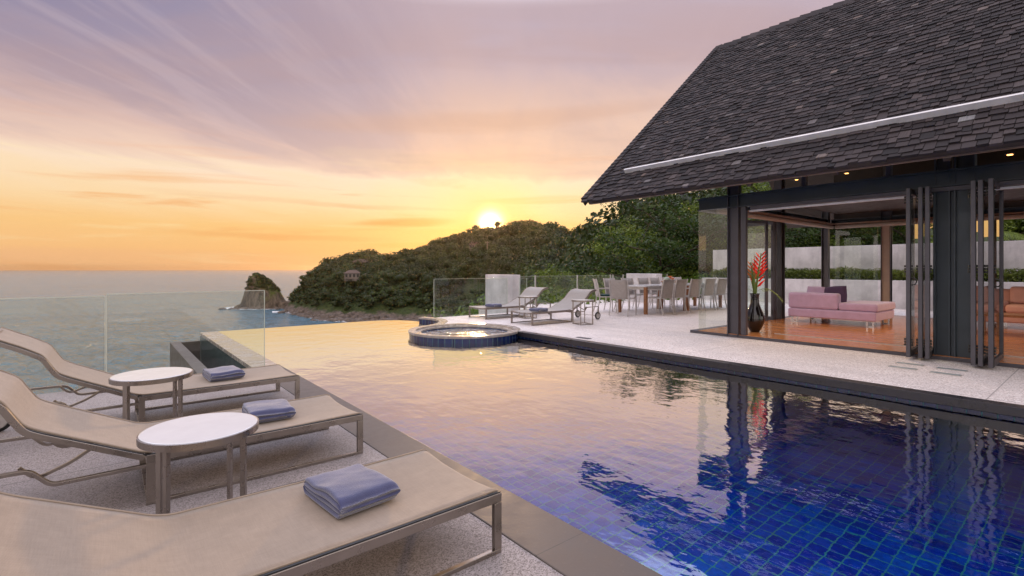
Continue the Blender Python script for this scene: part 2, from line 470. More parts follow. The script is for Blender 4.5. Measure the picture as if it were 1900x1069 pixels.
def leaf_quads(P, Nrm, size, rng, aspect=.6, fold=True):
    """diamond leaves: centres P, rough normals Nrm, size array"""
    n = len(P)
    nn = Nrm + rng.normal(0, .55, (n, 3)); nn /= np.linalg.norm(nn, axis=1)[:, None] + 1e-9
    t = rng.normal(0, 1, (n, 3)); t -= nn * (t * nn).sum(1)[:, None]; t /= np.linalg.norm(t, axis=1)[:, None] + 1e-9
    b = np.cross(nn, t)
    s = size[:, None]
    V = np.stack([P - t*s*.5, P + b*s*aspect*.5 + nn*s*.08, P + t*s*.5, P - b*s*aspect*.5 + nn*s*.08], 1).reshape(-1, 3)
    Fq = np.arange(4*n).reshape(n, 4)
    return V, Fq

# ================================================================== SETTING
# ---- sea
mb = MB(); S = 14000
mb.quad((-S, -S, SEA), (S, -S, SEA), (S, S, SEA), (-S, S, SEA))
tag(mb.build('sea', M_SEA), 'grey teal sea stretching to the horizon', None, None, 'structure')

# ---- pool outline
SPA = (5.50, 8.22); SR = 1.08
def arc(c, r, a0, a1, n):
    return [(c[0] + r*math.cos(R(a0 + (a1-a0)*i/n)), c[1] + r*math.sin(R(a0 + (a1-a0)*i/n))) for i in range(n+1)]
XR = 6.14
a_lo = -math.degrees(math.acos((XR - SPA[0]) / SR))       # where the straight wall meets the spa ring
def smooth_path(pts, n=6):
    out = []
    P = [pts[0]] + pts + [pts[-1]]
    for i in range(1, len(P)-2):
        for k in range(n):
            t = k/n; q = []
            for d in range(2):
                p0, p1, p2, p3 = P[i-1][d], P[i][d], P[i+1][d], P[i+2][d]
                q.append(.5*((2*p1) + (-p0+p2)*t + (2*p0-5*p1+4*p2-p3)*t*t + (-p0+3*p1-3*p2+p3)*t**3))
            out.append(tuple(q))
    out.append(tuple(pts[-1])); return out
cove = smooth_path([(5.30, 9.30), (5.62, 9.50), (5.93, 9.86), (6.10, 10.30), (6.10, 10.70), (6.02, 11.0)])
YI = 12.0
# villa terrace (one slab, spa and cove cut out of its outline)
land_arc = arc(SPA, SR, a_lo, 99, 28)
deck_poly = [(XR+.12, -5)] + [(XR+.12, land_arc[0][1])] + land_arc + [(p[0]+.0, p[1]) for p in cove[1:]] + [(6.25, 11.0), (6.25, 10.72), (9.05, 10.72), (9.05, 12.75), (24, 12.75), (24, -5)]
mb = MB().prism(deck_poly, -.35, 0)
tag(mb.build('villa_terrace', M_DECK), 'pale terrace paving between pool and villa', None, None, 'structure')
mb = MB().prism([(x+.1 if i < 2 else x, y) for i, (x, y) in enumerate([(XR+.2, -4.9), (XR+.2, 7.0), (7.0, 8.2), (6.4, 10.6), (9.2, 10.6), (9.2, 12.6), (23.9, 12.6), (23.9, -4.9)])], -7, -.352)
tag(mb.build('terrace_foundation', M_CONC2), 'concrete mass below the villa terrace', None, None, 'structure')
# lounger terrace
mb = MB().prism([(-7, -5), (1.505, -5), (1.505, 7.12), (-7, 7.12)], -.4, ZL)
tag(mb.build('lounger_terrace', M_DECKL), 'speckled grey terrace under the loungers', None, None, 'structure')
mb = MB().prism([(-6.9, -4.9), (1.5, -4.9), (1.5, 7.0), (-6.9, 7.0)], -7, -.402)
tag(mb.build('lounger_terrace_foundation', M_CONC2), 'concrete mass below the lounger terrace', None, None, 'structure')

# ---- pool shell
ZF = ZW - .66
pool = empty('swimming_pool', (3.8, 3.5, 0)); PL = Vector((3.8, 3.5, 0))
tag(pool, 'long blue tiled infinity pool with brown stone edge on the lounger side', 'pool')
def pb(mb, name, mat, parent=pool, **kw):
    mb.v = [tuple(Vector(v) - PL) for v in mb.v]; return mb.build(name, mat, parent, **kw)
pb(MB().prism([(1.55, -5), (XR+.05, -5), (XR+.05, 9.4), (6.3, 11.2), (5.6, 11.95), (1.55, 11.95)], ZF-.2, ZF), 'pool_floor', M_TILE)
# left wall: coping in front, wet tiled weir beyond the terrace
pb(MB().box((1.508, -5, ZL-.05), (1.83, 7.12, ZL+.004)), 'stone_coping', M_COPL, bevel=.006)
pb(MB().box((1.515, -5, -3), (1.82, 7.12, ZL-.052)), 'pool_wall', M_TILE)
pb(MB().box((1.513, 7.123, -3), (1.828, YI, ZW-.055)), 'weir_wall', M_WEIR); pb(MB().box((1.51, 7.123, ZW-.053), (1.83, YI, ZW+.003)), 'weir_cap', M_RIM)
inf = [(1.832, YI), (5.0, YI), (5.45, 11.93), (5.80, 11.7), (6.0, 11.35), (6.05, 11.02)]
pb(MB().sweep([(x, y-.06, -1.6) for x, y in inf], [(-.06, -1.4), (.06, -1.4), (.06, 1.6+ZW-.012), (-.06, 1.6+ZW-.012)]), 'infinity_weir', M_TILE)
# right wall with raised dark coping
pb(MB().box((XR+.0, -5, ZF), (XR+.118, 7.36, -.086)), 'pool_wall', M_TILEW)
pb(MB().box((XR-.03, -5, -.084), (XR+.119, 7.345, .003)), 'dark_coping', M_COPR, bevel=.006)
# curb round the cove
curb = [(p[0], p[1]) for p in cove]
pb(MB().sweep([(x, y, 0) for x, y in curb], [(-.012, -.8), (-.002, -.8), (-.002, -.04), (-.012, -.04)]), 'cove_wall', M_TILEW)
pb(MB().sweep([(x, y, 0) for x, y in curb], [(-.03, -.035), (.17, -.035), (.17, .006), (-.03, .006)]), 'cove_curb', M_RIM)
# water sheet
wp = [(XR+.02, -5), (XR+.02, 9.2)] + [(5.7, 9.5), (6.03, 9.86), (6.15, 10.3), (6.15, 10.8)] + list(reversed([(x, y-.004) for x, y in inf])) + [(1.829, YI-.004), (1.829, 7.12), (1.829, -5)]
mb = MB(); i0 = 0
mb.v = [(x, y, ZW) for x, y in wp]; mb.f = [tuple(range(len(wp)))]
tag(mb.build('pool_water', M_WATER), 'still pool water mirroring the sunset', None, None, 'structure')

# ---- spa
spa = empty('round_spa', (SPA[0], SPA[1], 0)); tag(spa, 'round raised spa with blue tiled rim at the far side of the pool', 'spa')
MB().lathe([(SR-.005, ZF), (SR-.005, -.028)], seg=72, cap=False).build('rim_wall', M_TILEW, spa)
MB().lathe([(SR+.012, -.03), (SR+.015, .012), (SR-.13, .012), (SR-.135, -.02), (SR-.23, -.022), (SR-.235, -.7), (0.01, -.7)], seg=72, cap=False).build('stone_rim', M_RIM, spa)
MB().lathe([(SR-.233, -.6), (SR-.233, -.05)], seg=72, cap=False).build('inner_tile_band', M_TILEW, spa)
mbw = MB().lathe([(SR-.233, -.065), (.01, -.065)], seg=72, cap=False).build('spa_water', M_SPA, spa)

# ---- overflow basin beyond the lounger terrace
bas = empty('overflow_basin', (1.25, 9.6, 0)); tag(bas, 'narrow concrete overflow trough left of the pool weir', 'basin')
BL = Vector((1.25, 9.6, 0))
mb = MB().box((1.00, 7.2, -3), (1.17, YI, -.265)); mb.box((1.172, YI-.1, -3), (1.505, YI, -.268)); mb.v = [tuple(Vector(v)-BL) for v in mb.v]
mb.build('basin_wall', M_COPL, bas, bevel=.004)
mb = MB().box((1.172, 7.2, -1.2), (1.505, YI-.102, -1.0)); mb.v = [tuple(Vector(v)-BL) for v in mb.v]; mb.build('basin_bottom', M_COPR, bas)

# ---- terrain: polar height field
COLS = [  # column, then (distance, height) knots
    (-3000, [(9, -8), (45, -33), (200, -40), (300, -40), (500, -40), (900, -40)]),
    (500, [(9, -8), (45, -33), (200, -40), (350, -40), (500, -40), (900, -40)]),
    (528, [(9, -8), (45, -33), (200, -40), (362, -31), (380, -27), (600, -42)]),
    (545, [(9, -8), (45, -33), (200, -40), (350, -30.5), (385, -21), (600, -42)]),
    (562, [(9, -8), (45, -33), (200, -40), (335, -30.5), (388, -13), (600, -42)]),
    (580, [(9, -8), (45, -33), (200, -40), (320, -30.5), (392, -6), (600, -40)]),
    (600, [(9, -8), (45, -33), (200, -40), (310, -30.5), (395, -2), (600, -35)]),
    (650, [(9, -8), (45, -32), (200, -38), (300, -30.5), (400, 3.5), (620, -30)]),
    (690, [(9, -8), (45, -32), (200, -36), (296, -30.5), (408, 7), (620, -30)]),
    (725, [(9, -8), (45, -32), (200, -34), (292, -30.5), (418, 3), (640, -30)]),
    (760, [(9, -8), (45, -31), (200, -33), (290, -30.5), (425, 8), (650, -20)]),
    (800, [(10, -8), (45, -30), (150, -31), (290, -30), (440, 15), (660, -10)]),
    (850, [(11, -8), (45, -26), (150, -29), (280, -24), (440, 23), (660, 0)]),
    (900, [(12, -7), (45, -20), (150, -24), (260, -16), (425, 29.5), (660, 5)]),
    (960, [(13, -6), (45, -15), (130, -18), (240, -8), (400, 29.5), (660, 5)]),
    (1050, [(15, -5), (45, -10), (110, -12), (190, -4), (320, 15.5), (600, 5)]),
    (1120, [(16, -4), (40, -5), (80, -4), (140, 2), (270, 12), (600, 5)]),
    (1300, [(18, -2.5), (36, -1), (70, 3), (110, 7), (200, 18), (600, 15)]),
    (1700, [(22, -1.0), (34, 1), (60, 5), (100, 9), (160, 16), (600, 18)]),
    (4000, [(26, -1.0), (34, 1), (60, 4), (100, 7), (160, 12), (600, 14)]),
]
CP = np.array([c[0] for c in COLS], float)
CD = np.array([[k[0] for k in c[1]] for c in COLS], float); CZ = np.array([[k[1] for k in c[1]] for c in COLS], float)
def knots(px):
    return [np.interp(px, CP, CD[:, i]) for i in range(6)], [np.interp(px, CP, CZ[:, i]) for i in range(6)]
def ground(px, d, rough=1.0):
    kd, kz = knots(px)
    if d <= kd[0]: z = kz[0]
    else:
        z = float(np.interp(d, kd, kz))
    x, y = polar(px, d)
    a = min(1, d/150) * rough
    z += a*(3.2*(mnoise.noise(Vector((x*.018, y*.018, 1.7)))) + 1.6*mnoise.noise(Vector((x*.06, y*.06, 3.1))) + .8*mnoise.noise(Vector((x*.17, y*.17, .1))))
    return z
cols_px = list(np.concatenate([np.tan(np.linspace(R(-74), R(-30), 30))*F+950, np.arange(440, 1500, 5.0), np.tan(np.linspace(R(32), R(74), 40))*F+950]))
ds = list(np.concatenate([np.linspace(3, 40, 14), np.linspace(48, 240, 26), np.linspace(246, 470, 76), np.linspace(490, 900, 14)]))
P = []
for px in cols_px:
    row = []
    for d in ds:
        x, y = polar(px, d); z = ground(px, d)
        if z < -21 and z > -33:   # craggy shore rocks
            z += 2.2*abs(mnoise.noise(Vector((x*.22, y*.22, 5)))) + 1.0*mnoise.noise(Vector((x*.5, y*.5, 9)))
        row.append((x, y, z))
    P.append(row)
MBt = MB().grid(P)
tag(MBt.build('hillside_terrain', M_TERRAIN, smooth=True), 'green headland and hillside rising from a rocky shore', None, None, 'structure')

# ---- forest canopy on the hill (far-off wood)
rng = np.random.default_rng(5)
def crown_cloud(cen, rad, nq, size, rng, flat=.75):
    """leaf clumps over a lumpy crown"""
    u = rng.normal(0, 1, (nq, 3)); u /= np.linalg.norm(u, axis=1)[:, None]; u[:, 2] = np.abs(u[:, 2])*1.0 - .35*rng.random(nq)
    u /= np.linalg.norm(u, axis=1)[:, None]
    nl = 7; L = rng.normal(0, 1, (nl, 3)); L /= np.linalg.norm(L, axis=1)[:, None]
    lump = 1 + .22*np.max((u @ L.T - .55).clip(0), axis=1)/.45 - .12
    rr = rad * lump * (.80 + .25*rng.random(nq))
    P = cen + u * rr[:, None] * np.array([1, 1, flat])
    return P, u, np.full(nq, size) * (.6 + .8*rng.random(nq))
Ps, Ns, Ss, As = [], [], [], []
pts = []
tries = 0
while len(pts) < 3000 and tries < 60000:
    tries += 1
    px = rng.uniform(532, 1420); kd, kz = knots(px)
    lo = kd[3]+1 if px < 850 else 60
    d = rng.uniform(lo, kd[4]+25)
    if rng.random() > (d/420): continue
    z = ground(px, d)
    if z < -26 + 2.5*rng.random(): continue
    x, y = polar(px, d)
    r = rng.uniform(2.4, 6.0) * (.6 if z < -14 else 1) * (.7 if px < 600 else 1)
    pts.append((x, y, z, r, d))
dz = rng.random(len(pts))**2*5
ex = []
for i in range(330):
    px = rng.uniform(600, 1130); kd, kz = knots(px); d = kd[4] + rng.uniform(-14, 8); x, y = polar(px, d)
    pts.append((x, y, ground(px, d), rng.uniform(1.5, 3.4), d)); ex.append(rng.choice([rng.uniform(1.5, 4), rng.uniform(4, 8.5)]))
dz = np.concatenate([dz, ex])
for k_, (x, y, z, r, d) in enumerate(pts):
    nq = int(95 * (r/4)**2) if d > 150 else int(220*(r/4)**2)
    c = np.array([x, y, z + r*.7 + dz[k_]])
    p, u, s = crown_cloud(c, r, nq, 1.15 if d > 150 else .75, rng)
    Ps.append(p); Ns.append(u); Ss.append(s); As.append(np.full(nq, rng.random()))
V, Fq = leaf_quads(np.concatenate(Ps), np.concatenate(Ns), np.concatenate(Ss), rng, .75)
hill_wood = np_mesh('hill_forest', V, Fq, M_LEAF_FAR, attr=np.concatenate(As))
tag(hill_wood, 'dark green jungle canopy covering the headland', 'forest', None, 'stuff')
tm = MB()
for k_ in range(len(pts)-330, len(pts)):
    x, y, z, r_, d = pts[k_]; tm.tube([(x, y, z-1), (x+rng.uniform(-.6, .6), y, z+r_*.5+dz[k_])], .28, 5, up=(1, 0, 0))
tag(tm.build('ridge_tree_trunks', M_BARK), 'thin trunks of the ridge trees', 'trunks', None, 'stuff')
# solid cores under the leaf clumps, coloured dark as the crowns' inner shade
ico = []
t = (1+5**.5)/2
iv = np.array([(-1, t, 0), (1, t, 0), (-1, -t, 0), (1, -t, 0), (0, -1, t), (0, 1, t), (0, -1, -t), (0, 1, -t), (t, 0, -1), (t, 0, 1), (-t, 0, -1), (-t, 0, 1)])/math.sqrt(1+t*t)
ifc = np.array([(0,11,5),(0,5,1),(0,1,7),(0,7,10),(0,10,11),(1,5,9),(5,11,4),(11,10,2),(10,7,6),(7,1,8),(3,9,4),(3,4,2),(3,2,6),(3,6,8),(3,8,9),(4,9,5),(2,4,11),(6,2,10),(8,6,7),(9,8,1)])
VV, FF, AA = [], [], []
for k, (x, y, z, r, d) in enumerate(pts):
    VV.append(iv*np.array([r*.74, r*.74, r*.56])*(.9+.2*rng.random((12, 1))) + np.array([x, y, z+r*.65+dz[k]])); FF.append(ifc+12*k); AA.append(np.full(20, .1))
inner = np_mesh('hill_forest_dark_cores', np.concatenate(VV), np.concatenate(FF), M_LEAF_FAR, attr=np.concatenate(AA))
tag(inner, 'dark inner foliage of the headland jungle, shade put into its colour', 'forest', None, 'stuff')

# ---- islet at the tip of the headland
cx, cy = polar(483, 400)
rows = []
nr, na = 26, 72
# (radius factor, height) outline rising steeply; long axis across the view
e1 = Vector((CA, -SA, 0)); e2 = Vector((SA, CA, 0))
def islet_h(u, v):     # u across (m), v in depth, returns height above sea
    prof = [(-24, -3), (-19, 0.6), (-15, 2.5), (-11.5, 6), (-10, 13), (-9, 20), (-7, 25), (-3, 27), (1, 25.5), (6, 22), (10, 18), (14, 14), (17, 9), (19, 5), (24, 3.5), (28, -3)]
    h = float(np.interp(u, [a for a, b in prof], [b for a, b in prof]))
    w = 14 + 2*math.sin(u*.3)
    return h * max(0, 1 - (abs(v)/w)**2.2) - 5*(abs(v)/w)**2
P = []
for i in range(76):
    u = -26 + 56*i/75; row = []
    for j in range(50):
        v = -17 + 34*j/49
        h = islet_h(u, v)
        q = Vector((u*.16, v*.16, 2)); h += 2.0*mnoise.noise(q) + 1.1*mnoise.noise(q*2.7)
        du = 1.0*mnoise.noise(Vector((u*.2, v*.2, 7)))
        p = Vector((cx, cy, SEA)) + e1*(u+du) + e2*v; row.append((p.x, p.y, SEA + h))
    P.append(row)
mI, ntI = new_mat('islet_rock'); g = N(ntI); p_ = g.pos(); n_ = g.noise(g.mapping(p_, (1, 1, .35)), .45, 6, .7); n2_ = g.noise(p_, .12, 4)
geo_ = g.add('ShaderNodeNewGeometry'); nz_ = g.sep(geo_.outputs['Normal'])[2]
rk = g.mix(g.mr(n_, .35, .65), (.04, .032, .022), (.21, .155, .11))
sl = g.math('ADD', nz_, g.math('MULTIPLY', n2_, .8))
zz_ = g.sep(p_)[2]
gf = g.math('MULTIPLY', g.mr(sl, .75, .95), g.mr(g.math('ADD', zz_, g.math('MULTIPLY', n2_, 10)), -19, -14))
cc_ = g.mix(gf, rk, g.mix(n_, (.03, .05, .01), (.12, .13, .03)))
g.principled(cc_, .9, 0, g.bump(n_, 1.0, 1.2), spec=.2)
isl = MB().grid(P).build('rock_islet', mI, smooth=True); tag(isl, 'steep rocky islet capped with scrub off the headland', 'islet', None, 'structure')
Ps, Ns, Ss, As = [], [], [], []
for k in range(150):
    u = rng.uniform(-9, 17); v = rng.uniform(-10, 5); h = islet_h(u, v)
    if h < 13: continue
    p = Vector((cx, cy, SEA)) + e1*u + e2*v; r = rng.uniform(.9, 2.0)
    a, b, c = crown_cloud(np.array([p.x, p.y, SEA+h+r*.2]), r, 70, .7, rng); Ps.append(a); Ns.append(b); Ss.append(c); As.append(np.full(70, rng.random()*.6))
V, Fq = leaf_quads(np.concatenate(Ps), np.concatenate(Ns), np.concatenate(Ss), rng, .75)
tag(np_mesh('islet_scrub', V, Fq, M_LEAF_FAR, attr=np.concatenate(As)), 'low dark scrub on top of the rocky islet', 'scrub', None, 'stuff')

# shore boulders + foam
VV, FF = [], []; k = 0
for i in range(420):
    px = rng.uniform(522, 860); kd, kz = knots(px); d = kd[3] + rng.uniform(-9, 8)
    x, y = polar(px, d); r = rng.uniform(.8, 3.0); z = max(SEA-.2, min(SEA+3.0, ground(px, d, .5)))
    vv = iv * (.7+.6*rng.random((12, 1))) * np.array([r, r*rng.uniform(.7, 1.3), r*rng.uniform(.5, .9)])
    VV.append(vv + np.array([x, y, z])); FF.append(ifc+12*k); k += 1
for i in range(70):
    u = rng.uniform(-24, 27); v = rng.uniform(-17, -11); p = Vector((cx, cy, SEA)) + e1*u + e2*v; r = rng.uniform(.7, 2.2)
    VV.append(iv*(.7+.6*rng.random((12, 1)))*np.array([r, r, r*.8]) + np.array([p.x, p.y, SEA])); FF.append(ifc+12*k); k += 1
M_ROCK = simple('shore_rock', (.115, .088, .07), .85, 0, .45, .5, .8, 3)
tag(np_mesh('shore_boulders', np.concatenate(VV), np.concatenate(FF), M_ROCK), 'tumbled brown boulders along the waterline of the headland', 'boulders', None, 'stuff')
mF, ntF = new_mat('sea_foam'); g = N(ntF); nf = g.noise(g.pos(), .35, 6, .7, 1.0)
tr = g.add('ShaderNodeBsdfTransparent'); df = g.add('ShaderNodeBsdfDiffuse'); df.inputs[0].default_value = (.8, .82, .84, 1)
at = g.add('ShaderNodeAttribute'); at.attribute_name = 'crown'
al = g.mr(g.math('ADD', nf, g.math('MULTIPLY', at.outputs['Fac'], .34)), .66, .76)
mx = g.add('ShaderNodeMixShader'); g.link(al, mx.inputs[0]); g.link(tr.outputs[0], mx.inputs[1]); g.link(df.outputs[0], mx.inputs[2])
o_ = g.add('ShaderNodeOutputMaterial'); g.link(mx.outputs[0], o_.inputs[0])
VF, FFm, AF = [], [], []
def foam_strip(path_in, path_out):
    n = len(path_in); b = len(VF); steps = 6
    for i in range(n):
        for s_ in range(steps+1):
            t_ = s_/steps; q = path_in[i].lerp(path_out[i], t_); VF.append((q.x, q.y, SEA+.25))
    for i in range(n-1):
        for s_ in range(steps):
            a = b + i*(steps+1)+s_; FFm.append((a, a+1, a+steps+2, a+steps+1)); AF.append(1 - s_/(steps-1))
pin, pout = [], []
for px in np.arange(505, 850, 4):
    kd, kz = knots(max(px, 526)); d = kd[3]
    pin.append(Vector((*polar(px, d+4), 0))); pout.append(Vector((*polar(px, d-22), 0)))
foam_strip(pin, pout)
pin, pout = [], []
for i in range(49):
    a = 2*PI*i/48; c = Vector((cx, cy, 0)) + e1*2
    pin.append(c + e1*math.cos(a)*24 + e2*math.sin(a)*14); pout.append(c + e1*math.cos(a)*36 + e2*math.sin(a)*26)
foam_strip(pin, pout)
tag(np_mesh('shore_foam', np.array(VF), np.array(FFm), mF, attr=np.array(AF)), 'thin white surf washing the rocks', 'surf', None, 'stuff')

# ================================================================== NEAR TREES
def make_tree(name, h, spread, leaves, leafsize, leafmat, seed, base_clear=.35, droop=0.0, up=.5, cl_r=.55):
    rs = random.Random(seed); rn = np.random.default_rng(seed)
    root = empty(name)
    mb = MB(); tips = []
    def grow(p, d, L, r, lvl):
        n = 4; path = [p]; q = p.copy(); dd = d.copy()
        for i in range(n):
            dd = (dd + Vector((rs.uniform(-.22, .22), rs.uniform(-.22, .22), rs.uniform(-.08, .16)+(0 if lvl == 0 else -droop*.1)))).normalized()
            q = q + dd*(L/n); path.append(q.copy())
            if lvl >= 2: tips.append((q.copy(), lvl))
        mb.tube([tuple(v) for v in path], r, 6 if lvl < 2 else 4, up=(.3, .2, .9) if lvl else (1, 0, 0), radii=[r*(1-.16*i) for i in range(n+1)])
        if lvl < 3:
            kids = (6 if lvl == 0 else 4)
            for i in range(kids):
                s_ = path[min(n, 1 + int((i+1)*n/kids))] if lvl else path[2 + (i % 3)]
                a = 2*PI*(i+rs.random()*.6)/kids + seed
                out = Vector((math.cos(a), math.sin(a), 0))
                nd = (dd*up + out*(1.0 if lvl == 0 else .75) + Vector((0, 0, rs.uniform(-.1, .35)))).normalized()
                grow(s_, nd, L*rs.uniform(.55, .8)*(spread/h*1.15 if lvl == 0 else 1), r*.5, lvl+1)
    grow(Vector((0, 0, -.4)), Vector((rs.uniform(-.1, .1), rs.uniform(-.1, .1), 1)).normalized(), h*.62, h*.028, 0)
    mb.build('trunk', M_BARK, root)
    T = np.array([tuple(t[0]) for t in tips])
    top = T[:, 2].max(); T = T[T[:, 2] > h*base_clear*.6]
    idx = rn.integers(0, len(T), leaves)
    off = rn.normal(0, 1, (leaves, 3)); off /= np.linalg.norm(off, axis=1)[:, None]
    rad = cl_r * (.35 + .75*rn.random(leaves)) * (h/6)
    P = T[idx] + off*rad[:, None]*np.array([1, 1, .55])
    Nn = off*.5 + np.array([0, 0, .8])
    V, Fq = leaf_quads(P, Nn, leafsize*(.6+.8*rn.random(leaves)), rn, .55)
    np_mesh('crown', V, Fq, leafmat, root)
    return root
def place(o, px, d, z, s=1.0, rz=0.0, sz=None):
    x, y = polar(px, d); o.location = (x, y, z); o.rotation_euler.z = rz; o.scale = (s, s, sz or s)
tA = make_tree('broadleaf_tree', 7.0, 4.2, 15000, .17, M_LEAF_NEAR, 3)
tB = make_tree('broadleaf_tree', 6.0, 4.4, 9500, .16, M_LEAF_DARK, 11, droop=.5)
tC = make_tree('broadleaf_tree', 5.0, 4.6, 12000, .20, M_LEAF_NEAR, 23, base_clear=.2, up=.35, cl_r=.75)
bA = make_tree('leafy_shrub', 2.2, 2.2, 5200, .11, M_LEAF_BUSH, 31, base_clear=.0, up=.35, cl_r=1.0)
bB = make_tree('leafy_shrub', 2.0, 2.4, 4800, .14, M_LEAF_NEAR, 37, base_clear=.0, up=.3, cl_r=1.05)
index_kids()
TREES = [ # proto, column, distance, ground z, scale, rot, label
 (tB, 1236, 24, -2.0, 1.10, .4, 'tallest dark spreading tree, its crown reaching up under the villa eave'),
 (tA, 1128, 33, -3.6, 1.02, 1.9, 'round green tree left of the tall dark one, standing out against the orange sky'),
 (tC, 1075, 38, -4.2, 1.02, 2.8, 'low wide tree at the left end of the near tree group'),
 (tA, 1190, 38, -3.6, 1.10, 4.1, 'green tree half hidden behind the tall dark tree on its left side'),
 (tC, 1290, 27, -2.4, 1.15, 5.0, 'bright green tree just left of the glass corner of the villa'),
 (tC, 1165, 24, -3.6, .80, 3.3, 'small bright tree behind the left end of the dining table'),
 (tB, 1100, 46, -5.5, 1.10, 2.2, 'dark tree behind the gap between the low wide tree and the round one'),
 (tA, 1352, 31, -1.5, 1.05, .9, 'tree seen through the glass corner pane of the villa'),
 (tB, 1400, 27, -.6, .92, 1.2, 'tree above the garden wall seen behind the red flowers'),
 (tC, 1455, 31, -.6, 1.15, 2.4, 'tree above the garden wall seen through the open glass door'),
 (tA, 1520, 28, -.6, .85, 3.6, 'tree above the garden wall seen behind the corner of the room'),
 (tC, 1580, 31, -.6, 1.2, 4.4, 'tree above the garden wall seen over the sofa back'),
 (tB, 1650, 27, -.4, .95, 5.2, 'tree above the garden wall seen behind the palm'),
 (tA, 1740, 30, -.4, 1.0, .2, 'tree behind the garden wall at the folded doors'),
 (tC, 1840, 30, -.4, 1.2, 1.0, 'tree behind the garden wall at the right edge'),
]
used = set()
for (p, px, d, z, s, rz, lab) in TREES:
    o = p if p.name not in used else dup(p)
    used.add(p.name); place(o, px, d, z, s, rz); tag(o, lab, 'tree', 'trees around the villa garden')
BUSH = [
 (bB, 935, 19, -3.0, 1.3), (bA, 940, 22, -3.2, 1.6), (bB, 985, 20, -2.9, 1.6), (bA, 1022, 18.6, -2.3, 1.15), (bB, 1050, 24, -3.0, 1.6),
 (bA, 1085, 21, -2.6, 1.35), (bA, 1112, 19.5, -1.9, 1.0), (bB, 1138, 24, -2.6, 1.55), (bA, 1150, 20.5, -2.0, 1.1), (bA, 1185, 25, -2.0, 1.3), (bB, 1216, 22, -1.8, 1.2),
 (bA, 1250, 23, -1.6, 1.25), (bA, 1285, 22, -1.3, 1.1), (bB, 1320, 24, -1.3, 1.3), (bB, 925, 27, -4.8, 1.5), (bA, 1065, 33, -4.2, 1.9), (bB, 1000, 34, -5.0, 1.9), (bA, 935, 36, -6.0, 2.0)]
BL_ = ['deep green shrub low behind the leftmost balustrade pane', 'shrub behind the glass just left of the concrete slab', 'shrub just right of the concrete slab, behind the left lounger back',
       'bright shrub behind the first glass panel right of the concrete slab', 'wide shrub behind the second steel post of the balustrade', 'light green shrub behind the right lounger back',
       'small bright shrub left of the end chair of the dining table', 'rounded shrub behind the end dining chair', 'bright shrub left of the white wall block', 'shrub rising over the white wall block',
       'dark shrub right of the white wall block', 'shrub behind the bowl on the dining table', 'shrub behind the glass corner edge', 'shrub seen through the corner pane of the villa',
       'shrub far down the slope behind the glass edge nearest the pool', 'tall rounded shrub in the gap under the low wide tree', 'large shrub down the slope above the left lounger', 'large shrub down the slope left of the concrete slab']
for i, (p, px, d, z, s) in enumerate(BUSH):
    o = p if p.name not in used else dup(p)
    used.add(p.name); place(o, px, d, z, s, i*1.3); tag(o, BL_[i], 'shrub', 'shrubs below the balustrade')

# palm behind the room
def make_palm():
    root = empty('palm_tree'); rs = random.Random(4)
    MB().tube([(0, 0, 0), (.05, 0, 1.2), (.08, .05, 2.6)], .12, 8, up=(1, 0, 0), radii=[.15, .11, .10]).build('trunk', M_BARK, root)
    for k in range(16):
        a = k*2.4; el = rs.uniform(.1, 1.0); L = rs.uniform(1.5, 2.1)
        mb = MB(); pts_ = []
        for i in range(9):
            t_ = i/8; r_ = L*t_*math.cos(el*(1-t_*.3)); z_ = L*(math.sin(el)*t_ - .75*t_*t_)
            pts_.append(Vector((r_*math.cos(a), r_*math.sin(a), 2.6+z_)))
        mb.tube([tuple(v) for v in pts_], .012, 4)
        side = Vector((-math.sin(a), math.cos(a), 0))
        for i in range(34):
            t_ = .12+.86*i/33; j = min(7, int(t_*8)); f_ = t_*8-j; q = pts_[j].lerp(pts_[j+1], f_); tg = (pts_[j+1]-pts_[j]).normalized()
            ll = .42*math.sin(PI*min(1, t_*.9+.12))+.05
            for s_ in (-1, 1):
                e_ = q + side*s_*ll*.75 + tg*ll*.5 + Vector((0, 0, -ll*.45)); w_ = tg*.018
                mb.quad(q-w_, q+w_, e_+w_*.2, e_-w_*.2)
        mb.build('frond', M_LEAF_NEAR, root)
    return root
palm = make_palm(); place(palm, 1640, 20.9, -.9); palm.location.x += 0.9; tag(palm, 'palm with drooping fronds over the garden wall behind the sofa', 'palm')
index_kids(); palm.scale = (1, 1, 1)
pal2 = dup(palm); tag(pal2, 'palm standing behind the garden wall near the folded doors', 'palm'); pal2.location = (20.6, 2.9, -.6); pal2.rotation_euler.z = 1.1

# ---- houses and mast on the headland
def hill_house(name, px, d, z, w, dpt, h, lab, rz):
    x, y = polar(px, d); r = empty(name, (x, y, z), -ANG+rz)
    MB().box((-w/2, -dpt/2, -2), (w/2, dpt/2, h)).build('wall', M_HOUSE, r)
    mb = MB(); o_ = .8
    mb.v = [(-w/2-o_, -dpt/2-o_, h), (w/2+o_, -dpt/2-o_, h), (w/2+o_, dpt/2+o_, h), (-w/2-o_, dpt/2+o_, h), (-w/4, 0, h+2.2), (w/4, 0, h+2.2)]
    mb.f = [(0, 1, 5, 4), (1, 2, 5), (2, 3, 4, 5), (3, 0, 4), (3, 2, 1, 0)]
    mb.build('roof', M_ROOFTILE, r)
    for i in range(4):
        xx = -w/2+w*(i+.5)/4
        MB().box((xx-w*.07, -dpt/2-.05, .6), (xx+w*.07, -dpt/2+.02, h-.6)).build('window', M_DARK, r)
    MB().box((-w/2-.3, -dpt/2-1.6, -.25), (w*.1, -dpt/2-.02, .05)).build('balcony', M_HOUSE, r)
    return tag(r, lab, 'house')
hill_house('hillside_house', 654, 345, -5.2, 10, 7, 3.4, 'small brown roofed house halfway up the headland', .25)
